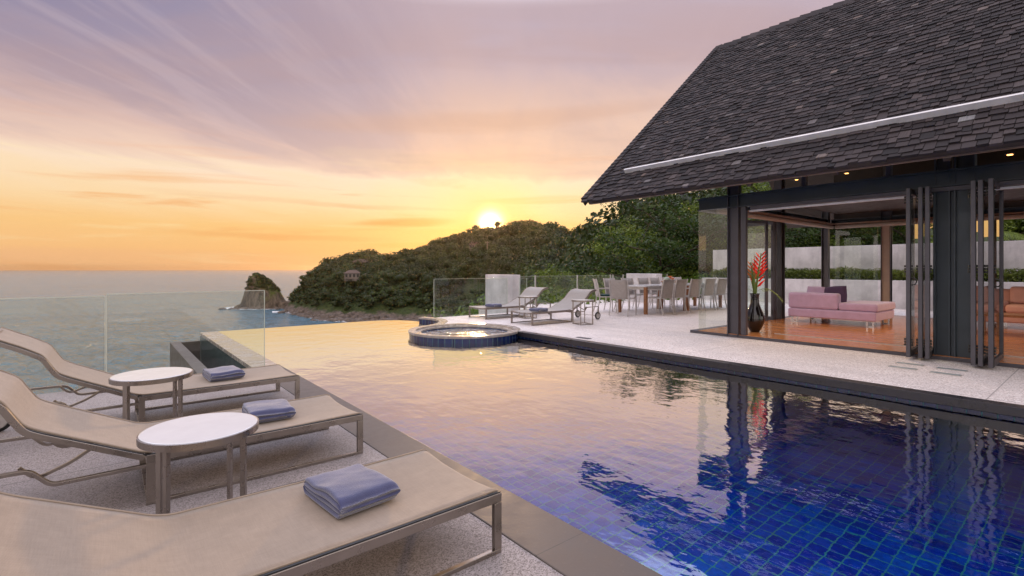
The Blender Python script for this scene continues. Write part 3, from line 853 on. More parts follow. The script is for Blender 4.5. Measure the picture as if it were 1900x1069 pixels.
hill_house('hillside_house', 640, 392, 1.0, 11, 7, 2.6, 'low house hidden among trees near the top of the headland tip', -.2)
hill_house('hillside_house', 672, 385, 3.6, 12, 7, 3.0, 'brown roofed house just under the first crest of the headland', .1)
hill_house('hillside_house', 880, 375, 16.5, 7, 5, 3.0, 'pale house on the ridge just below the setting sun', .1)
x, y = polar(904, 340); r = empty('mast', (x, y, 8)); tag(r, 'thin pale mast on the ridge below the sun', 'mast')
MB().tube([(0, 0, 0), (0, 0, 12)], .28, 6, up=(1, 0, 0)).build('pole', M_HOUSE, r); MB().box((-1.6, -.15, 11.2), (1.6, .15, 11.6)).build('crossarm', M_HOUSE, r)

# ================================================================== BALUSTRADES, WALLS
def pane(loc, w, axis, z0, z1, label, group, name='glass_balustrade', clips=True):
    r = empty(name, loc)
    if axis == 'x': MB().box((0, -.006, z0), (w, .006, z1)).build('glass_pane', M_GLASSR, r)
    else: MB().box((-.006, 0, z0), (.006, w, z1)).build('glass_pane', M_GLASSR, r)
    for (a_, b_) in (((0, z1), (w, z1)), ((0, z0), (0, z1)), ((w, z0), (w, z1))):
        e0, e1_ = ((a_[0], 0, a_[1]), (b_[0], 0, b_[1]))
        MB().bar([e0, e1_], .0126, .006, up=(0, 0, 1) if a_[1] == b_[1] else (1, 0, 0)).build('edge_highlight', M_EDGE, r)  # pale strips along the pane edges, lit highlights put in as colour
    return tag(r, label, 'glass panel', group)
M_EDGE = simple('pale_edge_highlight', (.55, .60, .50), .15, 0, .05)
G1 = 'frameless glass panels along the lounger terrace'
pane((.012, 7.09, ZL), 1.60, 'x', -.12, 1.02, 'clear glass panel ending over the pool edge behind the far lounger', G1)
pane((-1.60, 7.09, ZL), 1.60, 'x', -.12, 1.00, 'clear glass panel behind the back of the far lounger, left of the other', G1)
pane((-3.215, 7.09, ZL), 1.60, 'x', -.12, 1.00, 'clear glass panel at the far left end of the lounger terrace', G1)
G2 = 'glass panels of the far balustrade'
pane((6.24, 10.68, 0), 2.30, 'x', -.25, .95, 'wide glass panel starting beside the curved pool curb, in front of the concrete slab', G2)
labs = ['far glass panel right next to the concrete slab', 'far glass panel behind the left lounger back', 'far glass panel behind the right lounger back', 'far glass panel left of the dining chairs', 'far glass panel behind the end dining chair', 'far glass panel behind the white wall block', 'far glass panel behind the bowl on the table', 'far glass panel right of the bowl, behind the dining chairs', 'far glass panel seen through the corner pane of the villa']
posts_x = []
for px in (993, 1071, 1137, 1156):
    r_ = (px-950)/F; posts_x.append(12.6*(SA+r_*CA)/(CA-r_*SA))
xs = [9.28] + posts_x + [15.2, 16.6, 18.0, 19.0]
pl_ = ['steel post next to the left lounger back', 'steel post behind the right lounger back', 'steel post left of the end dining chair', 'steel post just right of another, behind the end chair', 'steel post behind the white wall block', 'steel post behind the dining table middle', 'steel post behind the far end of the dining table', 'last steel post of the balustrade by the garden wall']
for i in range(len(xs)-1):
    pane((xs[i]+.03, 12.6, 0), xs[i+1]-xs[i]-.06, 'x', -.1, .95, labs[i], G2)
    p0 = empty('balustrade_post', (xs[i+1], 12.6, 0)); MB().box((-.02, -.02, 0), (.02, .02, .975)).build('post', M_STEEL2, p0, bevel=.003); MB().box((-.05, -.05, 0), (.05, .05, .012)).build('base_plate', M_STEEL2, p0)
    tag(p0, pl_[i], 'post', 'steel posts of the far balustrade')
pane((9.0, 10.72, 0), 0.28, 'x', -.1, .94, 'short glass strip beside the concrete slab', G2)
def slab(loc, size, lab):
    r = MB().box((-size[0]/2, -size[1]/2, -.3), (size[0]/2, size[1]/2, size[2])).build('concrete_slab_wall', M_CONC2, None, bevel=.01); r.location = loc
    return tag(r, lab, 'wall')
slab((9.13, 11.65, 0), (.30, 1.3, 1.03), 'upright concrete slab behind the glass and the left lounger')
slab((15.06, 10.95, 0), (.34, 1.3, 1.03), 'white wall block standing behind the dining chairs')
# garden wall with planter
gw = MB().box((18.4, -6, -.3), (18.62, 10.6, .85)).build('garden_wall', M_CONC, None, bevel=.01); tag(gw, 'lower pale concrete wall of the raised planter', 'wall')
gw2 = MB().box((19.3, -6, -.3), (19.55, 10.65, 1.97)).build('garden_wall', M_CONC, None, bevel=.01); tag(gw2, 'taller pale concrete wall behind the planter greenery', 'wall')
soil = MB().box((18.622, -6, 0), (19.298, 10.6, .74)).build('planter_soil', M_BARK); tag(soil, 'soil bed between the two garden walls', None, None, 'structure')
n = 26000
Pp = np.stack([rng.uniform(18.55, 19.28, n), rng.uniform(-5, 10.4, n), np.zeros(n)], 1)
hh = .44 + .22*np.array([mnoise.noise(Vector((0, v*1.1, 3))) for v in Pp[:, 1]])
Pp[:, 2] = .78 + hh*np.sqrt(rng.random(n))*(1-.35*np.abs((Pp[:, 0]-18.9)/.4))
Pp[:, 0] -= .10*rng.random(n)*(Pp[:, 2] < .98)
V, Fq = leaf_quads(Pp, np.tile([0, 0, .9], (n, 1)), .10*(.5+rng.random(n)), rng, .28)
tag(np_mesh('planter_hedge', V, Fq, M_LEAF_HEDGE), 'feathery green ground cover filling the planter between the walls', 'hedge', None, 'stuff')

# ================================================================== VILLA
XF, YS, XB = 8.55, 5.0, 15.0
YE = -4.6; FZ = .055; HB = 2.28
villa = empty('villa', (0, 0, 0)); tag(villa, 'open glass pavilion villa with steep wooden shingle roof', 'house')
MB().box((XF, YE, -.02), (XB+.1, YS, FZ)).build('floor', M_WOODF, villa)
MB().box((XF-.02, YE, .004), (XF-.001, YS+.16, FZ-.006)).build('threshold', M_FRAME, villa)
MB().box((XF, YS+.002, .004), (XB+.2, YS+.16, FZ-.004)).build('threshold', M_FRAME, villa)
MB().box((9.15, YE, FZ+.001), (9.19, 3.9, FZ+.009)).build('floor_track', M_STEEL2, villa)
# beams
def hbeam(a, b, w, h, name='beam', mat=M_FRAME2):
    a = Vector(a); b = Vector(b); mb = MB()
    up = (0, 0, 1); t_ = .018
    prof = [(-w/2, -h/2), (w/2, -h/2), (w/2, -h/2+t_), (t_/2, -h/2+t_), (t_/2, h/2-t_), (w/2, h/2-t_), (w/2, h/2), (-w/2, h/2), (-w/2, h/2-t_), (-t_/2, h/2-t_), (-t_/2, -h/2+t_), (-w/2, -h/2+t_)]
    mb.sweep([a, b], prof, up); return mb.build(name, mat, villa)
hbeam((XF+.03, YE, HB+.11), (XF+.03, YS, HB+.11), .14, .22)
hbeam((XF+.1, YS+.0, HB+.11), (XB+.1, YS+.0, HB+.11), .14, .22)
hbeam((XB, YE, HB+.11), (XB, YS-.08, HB+.11), .14, .22)
MB().box((XF+.0, YE, HB-.06), (XF+.08, 4.05, HB-.002)).build('door_head_track', M_FRAME, villa, bevel=.004)
MB().box((XF+.085, YE, HB-.095), (XF+.12, 4.10, HB-.064)).build('blind_rail', M_STRIP, villa)
# columns
def hcol(x, y, z1, w=.16, dpt=.20, mat=M_FRAME2, rot=0):
    mb = MB(); t_ = .016; prof = [(-w/2, -dpt/2), (w/2, -dpt/2), (w/2, -dpt/2+t_), (t_/2, -dpt/2+t_), (t_/2, dpt/2-t_), (w/2, dpt/2-t_), (w/2, dpt/2), (-w/2, dpt/2), (-w/2, dpt/2-t_), (-t_/2, dpt/2-t_), (-t_/2, -dpt/2+t_), (-w/2, -dpt/2+t_)]
    mb.prism([(a*math.cos(rot)-b*math.sin(rot)+x, a*math.sin(rot)+b*math.cos(rot)+y) for a, b in prof], .004, z1)
    return mb.build('column', mat, villa)
hcol(XF+.04, 4.34, 3.45, .12, .20, M_FRAME); MB().box((XF-.01, 4.115, FZ), (XF+.07, 4.20, HB-.004)).build('door_jamb', M_FRAME, villa, bevel=.004)
hcol(XF+.10, 1.30, 3.5, .18, .20, M_FRAME2); hcol(XF+.10, 1.52, 3.5, .18, .16, M_FRAME2)
MB().box((XF+.06, 1.18, FZ), (XF+.08, 1.62, HB)).build('column_cover', M_FRAME2, villa)
for yy in (3.72, .75, -2.2): hcol(XB, yy, 3.5, .16, .2, M_STEEL2 if 0 else M_FRAME)
hcol(12.0, YS, 3.4, .16, .2, M_FRAME, PI/2); hcol(XB-.2, YS, 3.4, .14, .16, M_FRAME)
MB().box((XB-.05, 3.62, FZ), (XB+.05, 3.82, HB)).build('pale_mullion', M_BLIND, villa)
# glazing
def gl(a, b, name='window_pane'): return MB().box(a, b).build(name, M_GLASS, villa)
gl((XF-.006, 4.45, .03), (XF+.006, 4.99, HB)); gl((XF+.008, YS-.006, .03), (8.80, YS+.006, HB)); 
gl((XF-.006, 4.45, HB+.222), (XF+.006, 5.0, 3.1))
gl((XF+.034, YE, HB+.225), (XF+.046, 4.24, 3.30)); gl((XB-.006, 3.9, FZ), (XB+.006, YS-.1, HB)); gl((12.1, YS-.005, HB+.225), (14.9, YS+.005, 3.3))
for yy in (3.2, 2.1, .2, -.9): MB().box((XF+.0, yy-.03, HB+.222), (XF+.09, yy+.03, 3.4)).build('window_frame', M_FRAME, villa)
MB().box((XF-.0, 4.45, -.0), (XF+.03, 5.0, .035)).build('window_frame', M_FRAME, villa)
# roof
XE, XRG, ZE, ZR, YG = 7.30, 12.0, EYE+1.36, EYE+5.56, 6.70
sl = math.atan2(ZR-ZE, XRG-XE); Ls = math.hypot(ZR-ZE, XRG-XE)
ux = Vector((math.cos(sl), 0, math.sin(sl))); un = Vector((-math.sin(sl), 0, math.cos(sl)))
E0 = Vector((XE, 0, ZE))
def rp(s_, y_, n_): q = E0 + ux*s_ + un*n_; return (q.x, y_, q.z)
yg = lambda s_: YG - .18*(s_/Ls)    # the verge leans slightly inwards
YR = -5.2
mb = MB(); T_ = .14
a = [rp(0, YG-.02, -.03), rp(Ls, yg(Ls)-.02, -.03), (2*XRG-XE, YG-.02, ZE-.03)]
# front slab
v0 = [rp(.02, YG-.03, -T_), rp(Ls, yg(Ls)-.03, -T_), rp(Ls, yg(Ls)-.03, -.02), rp(.02, YG-.03, -.02)]
v1 = [(p[0], YR, p[2]) for p in v0]
mb.v = v0+v1; mb.f = [(0, 1, 2, 3), (7, 6, 5, 4), (0, 4, 5, 1), (1, 5, 6, 2), (2, 6, 7, 3), (3, 7, 4, 0)]
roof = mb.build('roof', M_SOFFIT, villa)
mb = MB(); mir = lambda p: (2*XRG-p[0]+.0, p[1], p[2]); mb.v = [mir(p) for p in v0+v1]; mb.f = [tuple(reversed(f)) for f in [(0, 1, 2, 3), (7, 6, 5, 4), (0, 4, 5, 1), (1, 5, 6, 2), (2, 6, 7, 3), (3, 7, 4, 0)]]
back = mb.build('roof', M_SOFFIT, villa)
# shingles
rs = random.Random(12); mb = MB()
expo = .118; rowsN = int(Ls/expo)
for r_ in range(-1, rowsN+1):
    s0 = r_*expo
    y_ = YR; ym = yg(max(0, s0)) + .03
    while y_ < ym:
        w = rs.uniform(.075, .165); y1 = min(ym + rs.uniform(-.012, .012), y_+w)
        ds_ = rs.gauss(0, .017); L = .27
        if rs.random() < .04: ds_ -= .03
        t0 = .020+rs.uniform(0, .010); lift = rs.uniform(0, .012)
        a0, a1 = s0+ds_, min(Ls+.03, s0+L); g_ = .003
        sk = rs.uniform(-.010, .010)
        b = len(mb.v)
        n0 = .018+lift; n1 = -.004
        mb.v += [rp(a0, y_+g_, n0-t0*.7), rp(a0+sk, y1-g_, n0-t0*.7), rp(a1, y1-g_, n1-.006), rp(a1, y_+g_, n1-.006),
                 rp(a0, y_+g_, n0+t0*.6), rp(a0+sk, y1-g_, n0+t0*.6), rp(a1, y1-g_, n1+.010), rp(a1, y_+g_, n1+.010)]
        mb.f += [(b, b+3, b+2, b+1), (b+4, b+5, b+6, b+7), (b, b+1, b+5, b+4), (b+1, b+2, b+6, b+5), (b+2, b+3, b+7, b+6), (b+3, b, b+4, b+7)]
        y_ = y1
        if ym - y_ < .03: break
mb.build('shingle_cladding', M_SHINGLE, roof)
# verge and ridge caps
mb = MB()
s_ = -.02
while s_ < Ls:
    b = len(mb.v); y0 = yg(max(s_, 0))-.10; y1 = yg(max(s_, 0))+.055
    mb.v += [rp(s_, y0, .035), rp(s_, y1, .028), rp(s_+.24, y1, .012), rp(s_+.24, y0, .016), rp(s_, y0, .058), rp(s_, y1, .052), rp(s_+.24, y1, .03), rp(s_+.24, y0, .035)]
    mb.f += [(b, b+3, b+2, b+1), (b+4, b+5, b+6, b+7), (b, b+1, b+5, b+4), (b+1, b+2, b+6, b+5), (b+2, b+3, b+7, b+6), (b+3, b, b+4, b+7)]
    b = len(mb.v)
    mb.v += [rp(s_, y1-.014, -.13), rp(s_, y1, -.13), rp(s_+.24, y1-.003, -.13), rp(s_+.24, y1-.016, -.13), rp(s_, y1-.014, .03), rp(s_, y1, .03), rp(s_+.24, y1-.003, .012), rp(s_+.24, y1-.016, .012)]
    mb.f += [(b, b+3, b+2, b+1), (b+4, b+5, b+6, b+7), (b, b+1, b+5, b+4), (b+1, b+2, b+6, b+5), (b+2, b+3, b+7, b+6), (b+3, b, b+4, b+7)]
    s_ += .13
mb.build('verge_shingles', M_SHINGLE, roof)
mb = MB(); y_ = YR
while y_ < yg(Ls)-.24:
    for sgn in (-1, 1):
        b = len(mb.v); l0 = .045 + rs.uniform(0, .012)
        q = [(0, .0), (.19, -.185)]
        for (yy, zz) in ((y_, l0-.02), (y_+.3, l0+.012)):
            for th in (0, .02):
                for (dx, dz) in q: mb.v.append((XRG + sgn*dx, yy, ZR+dz+zz+th))
        # verts: y0:th0(0,1) th1(2,3); y1: (4,5)(6,7)
        mb.f += [(b, b+1, b+5, b+4), (b+2, b+6, b+7, b+3), (b, b+2, b+3, b+1), (b+4, b+5, b+7, b+6), (b+1, b+3, b+7, b+5), (b, b+4, b+6, b+2)]
    y_ += .22
mb.build('ridge_cap', M_SHINGLE, roof)
# snow/leaf strip
ss = math.hypot(7.87-XE, 1.87-1.36)
ss -= .05; mb = MB().bar([rp(ss, YR, .068), rp(ss, 6.10, .068)], .035, .085, up=tuple(un)); mb.build('metal_strip', M_STRIP, roof)
# eave fascia + rafters
MB().bar([rp(.06, YR, -.10), rp(.06, YG-.06, -.10)], .03, .12).build('fascia', M_SOFFL, roof)
for i in range(9):
    yy = 5.9 - i*1.15
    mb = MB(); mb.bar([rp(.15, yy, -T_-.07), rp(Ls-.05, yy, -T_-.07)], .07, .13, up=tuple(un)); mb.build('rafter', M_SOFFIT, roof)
MB().bar([(XRG-.0, YR, ZR-.42), (XRG, YG-.3, ZR-.42)], .12, .25).build('ridge_beam', M_SOFFIT, roof)
# timber lining panel inside above the blinds
mb = MB()
for y0, y1 in ((YE, 3.62), (3.82, YS-.1)): mb.box((XB+.08, y0, HB+.24), (XB+.12, y1, 4.0))
mb.build('lining_panel', M_SOFFIT, villa)
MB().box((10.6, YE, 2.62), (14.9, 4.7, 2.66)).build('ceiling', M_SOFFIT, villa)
# roller blinds
def blind(a, b, drop):
    MB().tube([a, b], .05, 12).build('roller_blind', M_BLIND, villa, smooth=True)
blind((XF+.5, YS-.12, HB+.02), (XB-.1, YS-.12, HB+.02), 0); blind((XB-.12, YE, HB+.02), (XB-.12, YS-.2, HB+.02), 0)
MB().box((XF+.4, YS-.20, HB+.075), (XB-.1, YS-.06, HB+.11)).build('pelmet', M_SOFFL, villa)
MB().box((XB-.2, YE, HB+.075), (XB-.06, YS-.22, HB+.11)).build('pelmet', M_SOFFL, villa)
# curtain at the back right
mb = MB(); P = []
for i in range(120):
    y_ = .4 - i*.022; x_ = XB-.25 + .045*math.sin(i*.9) + .01*math.sin(i*2.3); P.append([(x_, y_, FZ+.02), (x_+.005*math.sin(i), y_, HB-.02)])
mb.grid(P); mb.build('curtain', M_CURTAIN, villa)
# recessed lamps
def lamp(px, py, x_):
    r_ = (px-950)/F; y_ = x_*(CA-r_*SA)/(SA+r_*CA); d_ = x_*SA+y_*CA; z_ = EYE-(py-499)/F*d_
    l_ = MB().lathe([(.04, .012), (.045, 0), (.03, -.004)], seg=16).build('downlight', M_FRAME, villa); l_.location = (x_, y_, z_)
    b_ = MB().lathe([(.001, -.006), (.028, -.006), (.026, -.012), (.001, -.014)], seg=16).build('bulb', M_LAMP, l_)
    if x_ > 8.5:
        ld = bpy.data.lights.new('downlight_glow', 'SPOT'); ld.energy = 75; ld.color = (1, .70, .42); ld.shadow_soft_size = .04; ld.spot_size = R(122); ld.spot_blend = .6
        lo = bpy.data.objects.new('downlight_glow', ld); COL.objects.link(lo); lo.parent = l_; lo.location = (0, 0, -.08)
lamp(1874, 286, 8.25); lamp(1571, 321, 9.4); lamp(1478, 333, 10.2); lamp(1446, 382, 13.2); lamp(1760, 420, 12.5)

# folding doors
def door(x0, y0, x1, y1, lab, handle=False):
    L = math.hypot(x1-x0, y1-y0); r = empty('folding_door', (x0, y0, FZ-.02), math.atan2(y1-y0, x1-x0)); r.parent = villa
    w = .06; H = HB-.05
    mb = MB(); t_ = .022
    mb.box((0, -t_, 0), (w, t_, H)); mb.box((L-w, -t_, 0), (L, t_, H)); mb.box((w, -t_, 0), (L-w, t_, .085)); mb.box((w, -t_, H-.07), (L-w, t_, H))
    mb.build('door_frame', M_FRAME, r, bevel=.003)
    mb = MB(); [mb.box((a_, -t_-.004, 0.01), (a_+.010, -t_+.002, H-.01)) for a_ in (.012, w-.016, L-w+.006)]; mb.build('frame_gasket', M_BLACK, r)
    MB().box((w-.004, -.006, .08), (L-w+.004, .006, H-.066)).build('pane', M_GLASS, r)
    for zz in (.15, H/2, H-.2):
        for yy in (-.045, .022):
            mb = MB()
            for k in range(3): mb.tube([(.03, yy*1.0+.012, zz+k*.036), (.03, yy+.012, zz+k*.036+.026)], .013, 8, up=(1, 0, 0))
            mb.build('hinge', M_BLACK, r)
    if handle:
        MB().tube([(.03, -.022, .95), (.03, -.07, .96), (.03, -.085, 1.0), (.03, -.07, 1.04), (.03, -.022, 1.05)], .008, 8, up=(1, 0, 0)).build('handle', M_BLACK, r)
    return r
door(8.20, 1.80, 9.06, 1.84, '', True)
door(8.23, 1.68, 9.08, 1.735, '')
door(8.22, 1.605, 9.10, 1.69, '')
door(8.10, 1.15, 8.95, 1.19, '')
door(8.10, 1.085, 8.95, 1.10, '')
door(8.06, .99, 8.95, 1.0, '', True)
# side door standing open towards the dining terrace
door(11.35, YS-.02, 10.55, YS+.42, '', True)
door(11.60, YS-.05, 11.68, YS+.72, ''); door(11.72, YS-.05, 11.76, YS+.75, '')

# ground insets
for (px, py, lab) in [(1675, 683, 'pale glass strip in the paving, left pair, nearest the pool'), (1688, 676, 'pale glass strip in the paving, left pair, nearest the doors'), (1754, 694, 'pale glass strip in the paving, right pair, nearest the pool'), (1766, 686, 'pale glass strip in the paving, right pair, nearest the doors')]:
    d = F*EYE/(py-499); x, y = polar(px, d)
    r = empty('floor_light', (x, y, 0)); tag(r, lab, 'floor light', 'glass strips set in the paving')
    MB().box((-.045, -.13, .002), (.045, .13, .006)).build('glass_cover', simple('frosted_inset_glass', (.42, .50, .50), .12, 0, .05), r)
    MB().bar([(-.05, -.135, .004), (.05, -.135, .004), (.05, .135, .004), (-.05, .135, .004)], .008, .006, closed=True).build('rim', M_STEEL2, r)
d = F*EYE/(627.5-499); x, y = polar(1083, d)
r = MB().box((-.05, -.14, .002), (.05, .14, .008)).build('skimmer_cover', M_FRAME, None, bevel=.002); r.location = (x, y, 0); tag(r, 'small dark slotted cover in the paving by the pool edge', 'drain cover')

# ================================================================== FURNITURE
def rounded(pts, rad=.05, n=5):
    """round the corners of a polyline"""
    out = [Vector(pts[0])]
    for i in range(1, len(pts)-1):
        a, p, b = Vector(pts[i-1]), Vector(pts[i]), Vector(pts[i+1])
        r_ = min(rad, (a-p).length*.45, (b-p).length*.45)
        p0 = p + (a-p).normalized()*r_; p1 = p + (b-p).normalized()*r_
        for k in range(n+1):
            t_ = k/n; out.append(p0*(1-t_)**2 + p*2*t_*(1-t_) + p1*t_*t_)
    out.append(Vector(pts[-1])); return out
def sling_lounger(back='low', fab=M_SLING):
    """foot end at x=0, head towards -x, width along y (0..W), standing on z=0"""
    W = .69; H = .276; root = empty('sling_lounger')
    if back == 'low':
        prof = [(0, H-.012), (-.02, H), (-.55, H-.006), (-1.20, H), (-1.26, H+.015), (-1.66, H+.21), (-1.72, H+.245), (-1.765, H+.32), (-1.80, H+.385), (-1.90, H+.45), (-2.09, H+.55)]
    else:
        prof = [(0, H-.012), (-.02, H), (-.55, H-.012), (-1.10, H-.008), (-1.25, H+.022), (-1.50, H+.135), (-1.67, H+.225), (-1.765, H+.315), (-1.83, H+.375), (-1.90, H+.41), (-2.03, H+.435)]
    path = rounded([(x, 0, z) for x, z in prof], .06, 4)
    # sling
    P = []; ny = 14
    for i, p in enumerate(path):
        row = []
        t_ = i/(len(path)-1)
        for j in range(ny+1):
            v = j/ny; sag = .016*(1-(2*v-1)**2)*(1 if .02 < t_ < .98 else .6)
            xin = -.02*(1-(2*v-1)**2) if i == 0 else 0
            row.append((p.x+xin, .012+v*(W-.024), p.z+.004-sag))
        P.append(row)
    mb = MB(); P2 = []
    # subdivide lengthwise
    for i in range(len(P)-1):
        seg = 4 if (Vector(P[i][0])-Vector(P[i+1][0])).length > .1 else 1
        for k in range(seg): P2.append([tuple(Vector(a_).lerp(Vector(b_), k/seg)) for a_, b_ in zip(P[i], P[i+1])])
    P2.append(P[-1]); P2 = [[(q[0], q[1], q[2] + .0035*mnoise.noise(Vector((q[0]*3.1, q[1]*6, 4))) + .0015*mnoise.noise(Vector((q[0]*11, q[1]*9, 1)))) for q in row] for row in P2]; mb.grid(P2)
    s_ = mb.build('sling', fab, root, smooth=True); so = s_.modifiers.new('thick', 'SOLIDIFY'); so.thickness = .004; so.offset = 0
    for y_ in (.014, W-.014):
        MB().tube([(p.x, y_, p.z+.006) for p in path], .006, 6, up=(0, 1, 0)).build('piping', M_PIPE, s_)
    MB().tube([P2[0][j] for j in range(ny+1)], .006, 6).build('hem', M_PIPE, s_)
    # side rails
    hinge = -1.235
    for y_ in (0, W):
        low = [(p.x, y_, p.z-.020) for p in path if p.x >= hinge-.001]; low += [(hinge, y_, low[-1][2])]
        low[0] = (.0, y_, H-.020)
        MB().bar([(0, y_, H-.022), (hinge, y_, H-.022)], .022, .040).build('side_rail', M_STEEL, root, bevel=.002)
        up_ = [(p.x, y_, p.z-.020) for p in path if p.x < hinge-.02]
        MB().bar([(hinge-.012, y_, H-.018)] + up_, .022, .030, up=(0, 0, 1)).build('back_rail', M_STEEL, root, bevel=.002)
        MB().bar([(-.002, y_, H-.0005), (hinge, y_, H-.0005)] + [(p.x, y_, p.z-.003) for p in path if p.x < hinge-.03], .012, .006).build('dark_gap_strip', M_BLACK, root)  # black strip put in for the dark, shaded gap between sling and rail
        # leg loop
        for x_ in (-.020, hinge+.02):
            MB().box((x_-.020, y_-.0115, 0.0205), (x_+.020, y_+.0115, H-.043)).build('leg', M_STEEL, root, bevel=.002)
        MB().box((hinge, y_-.011, 0), (0, y_+.011, .020)).build('bottom_rail', M_STEEL, root, bevel=.002)
        # low rail to the wheels
        MB().bar(rounded([(hinge-.0, y_, H-.058), (-1.62, y_, H-.060), (-1.70, y_, H+.03), (-2.11, y_, H+.035), (-2.11, y_, .12)], .03, 4), .018, .026, up=(0, 1, 0)).build('wheel_rail', M_STEEL, root, bevel=.002)
        mb = MB(); mb.bar(rounded([(-1.45, y_*.86+.048, (H+.085)), (-1.55, y_*.86+.048, H+.02), (-1.68, y_*.86+.048, H-.03), (-1.74, y_*.86+.048, H+.04)], .04, 4), .014, .018, up=(0, 1, 0)); mb.build('support_arm', M_STEEL, root)
        w_ = MB().lathe([(.006, -.016), (.062, -.016), (.066, -.010), (.066, .010), (.062, .016), (.006, .016)], seg=28)
        w_.xform(Matrix.Rotation(R(90), 4, 'X')); wo = w_.build('wheel', M_STEEL2, root); wo.location = (-2.11, y_ + (.022 if y_ else -.022)*-1, .09)
        ty = MB().lathe([(.066, -.017), (.084, -.017), (.090, -.010), (.090, .010), (.084, .017), (.066, .017)], seg=28, cap=False)
        ty.xform(Matrix.Rotation(R(90), 4, 'X')); ty.build('tyre', M_BLACK, wo, smooth=True)
    for x_, z_ in ((hinge+.02, .010), (hinge+.02, H-.055)): MB().box((x_-.016, .0125, z_-.009), (x_+.016, W-.0125, z_+.009)).build('cross_bar', M_STEEL, root, bevel=.002)
    MB().tube([(-.012, .0+W*v/8, H-.022-.018*(1-(2*v/8-1)**2)) for v in range(9)], .011, 8).build('cross_bar', M_STEEL, root)
    MB().tube([(-2.11, 0, .09), (-2.11, W, .09)], .007, 6).build('axle', M_STEEL, root)
    p = path[-1]; MB().bar([(p.x+.01, .0125, p.z-.02), (p.x+.01, W-.0125, p.z-.02)], .02, .025).build('head_bar', M_STEEL, root)
    return root
index_kids()
L3 = sling_lounger('low'); L3.location = (1.41, 1.815, ZL); tag(L3, 'nearest sling lounger, cut off by the bottom edge, with the largest towel on it', 'lounger', 'sun loungers with taupe mesh')
index_kids()
L2 = dup(L3); L2.location = (1.41, 3.40, ZL); tag(L2, 'middle sling lounger between the two round white tables', 'lounger')
L1 = dup(L3); L1.location = (1.445, 5.0, ZL); tag(L1, 'farthest of the three foreground loungers, beside the glass balustrade', 'lounger')
FB = sling_lounger('high', M_SLING2); FB.name = 'sling_lounger'; FB.rotation_euler.z = PI; FB.location = (6.96, 8.57, 0); FB.rotation_euler.z = PI; tag(FB, 'raised back lounger across the pool, nearer the spa, with wheels showing', 'lounger', 'raised back loungers across the pool')
index_kids()
FC = dup(FB); FC.location = (6.96, 10.22, 0); tag(FC, 'raised back lounger across the pool in front of the concrete slab', 'lounger')

def side_table(r=.255, H=.52, rot=.3, ring=True, lr=None):
    root = empty('side_table')
    MB().lathe([(r-.008, H-.006), (r-.006, H), (r-.012, H+.002), (.001, H+.002)], seg=64, cap=False).build('table_top', M_WHITE, root)
    MB().lathe([(r-.006, H-.034), (r, H-.034), (r+.001, H-.002), (r-.005, H-.001)], seg=64, cap=False).build('rim', M_STEEL, root, smooth=False)
    MB().lathe([(.001, H-.03), (r-.007, H-.03)], seg=48, cap=False).build('underside', M_STEEL, root)
    q = []; lr = lr or r-.03
    for k in range(4):
        a = rot + k*PI/2; x, y = lr*math.cos(a), lr*math.sin(a); q.append((x, y, .01))
        mb = MB().box((-.013, -.009, 0), (.013, .009, H-.031)); mb.xform(Matrix.Translation((x, y, 0)) @ Matrix.Rotation(a, 4, 'Z')); mb.build('leg', M_STEEL, root, bevel=.0015)
    if ring: MB().bar(q, .012, .016, closed=True).build('bottom_ring', M_STEEL, root)
    return root
def leg_err(cx, cy, lr, rot, H, targets):
    xs_ = []
    for k in range(4):
        a = rot+k*PI/2; X, Y = cx+lr*math.cos(a), cy+lr*math.sin(a); d = X*SA+Y*CA; xs_.append(950+F*(X*CA-Y*SA)/d)
    return sum((a-b)**2 for a, b in zip(sorted(xs_), targets))
best = min(((leg_err(.367, 2.88, lr, i*PI/180, .5, [293, 306, 438, 469]), lr, i*PI/180) for i in range(90) for lr in (.17, .18, .19, .2, .21, .22)), key=lambda t: t[0])
T1 = side_table(rot=best[2], lr=best[1]); T1.location = (.367, 2.88, ZL); tag(T1, 'round white topped table between the nearest and middle loungers', 'side table', 'round side tables on the lounger terrace')
index_kids(); T2 = dup(T1); T2.location = (.274, 4.57, ZL); tag(T2, 'round white topped table between the middle and far loungers')
T3 = side_table(.245, .53, .55); T3.location = (8.03, 7.42, 0); tag(T3, 'round white table with square base ring beside the right raised lounger', 'side table', 'round side tables across the pool')
index_kids(); T4 = dup(T3); T4.location = (8.0, 9.2, 0); tag(T4, 'round white table between the two raised loungers')

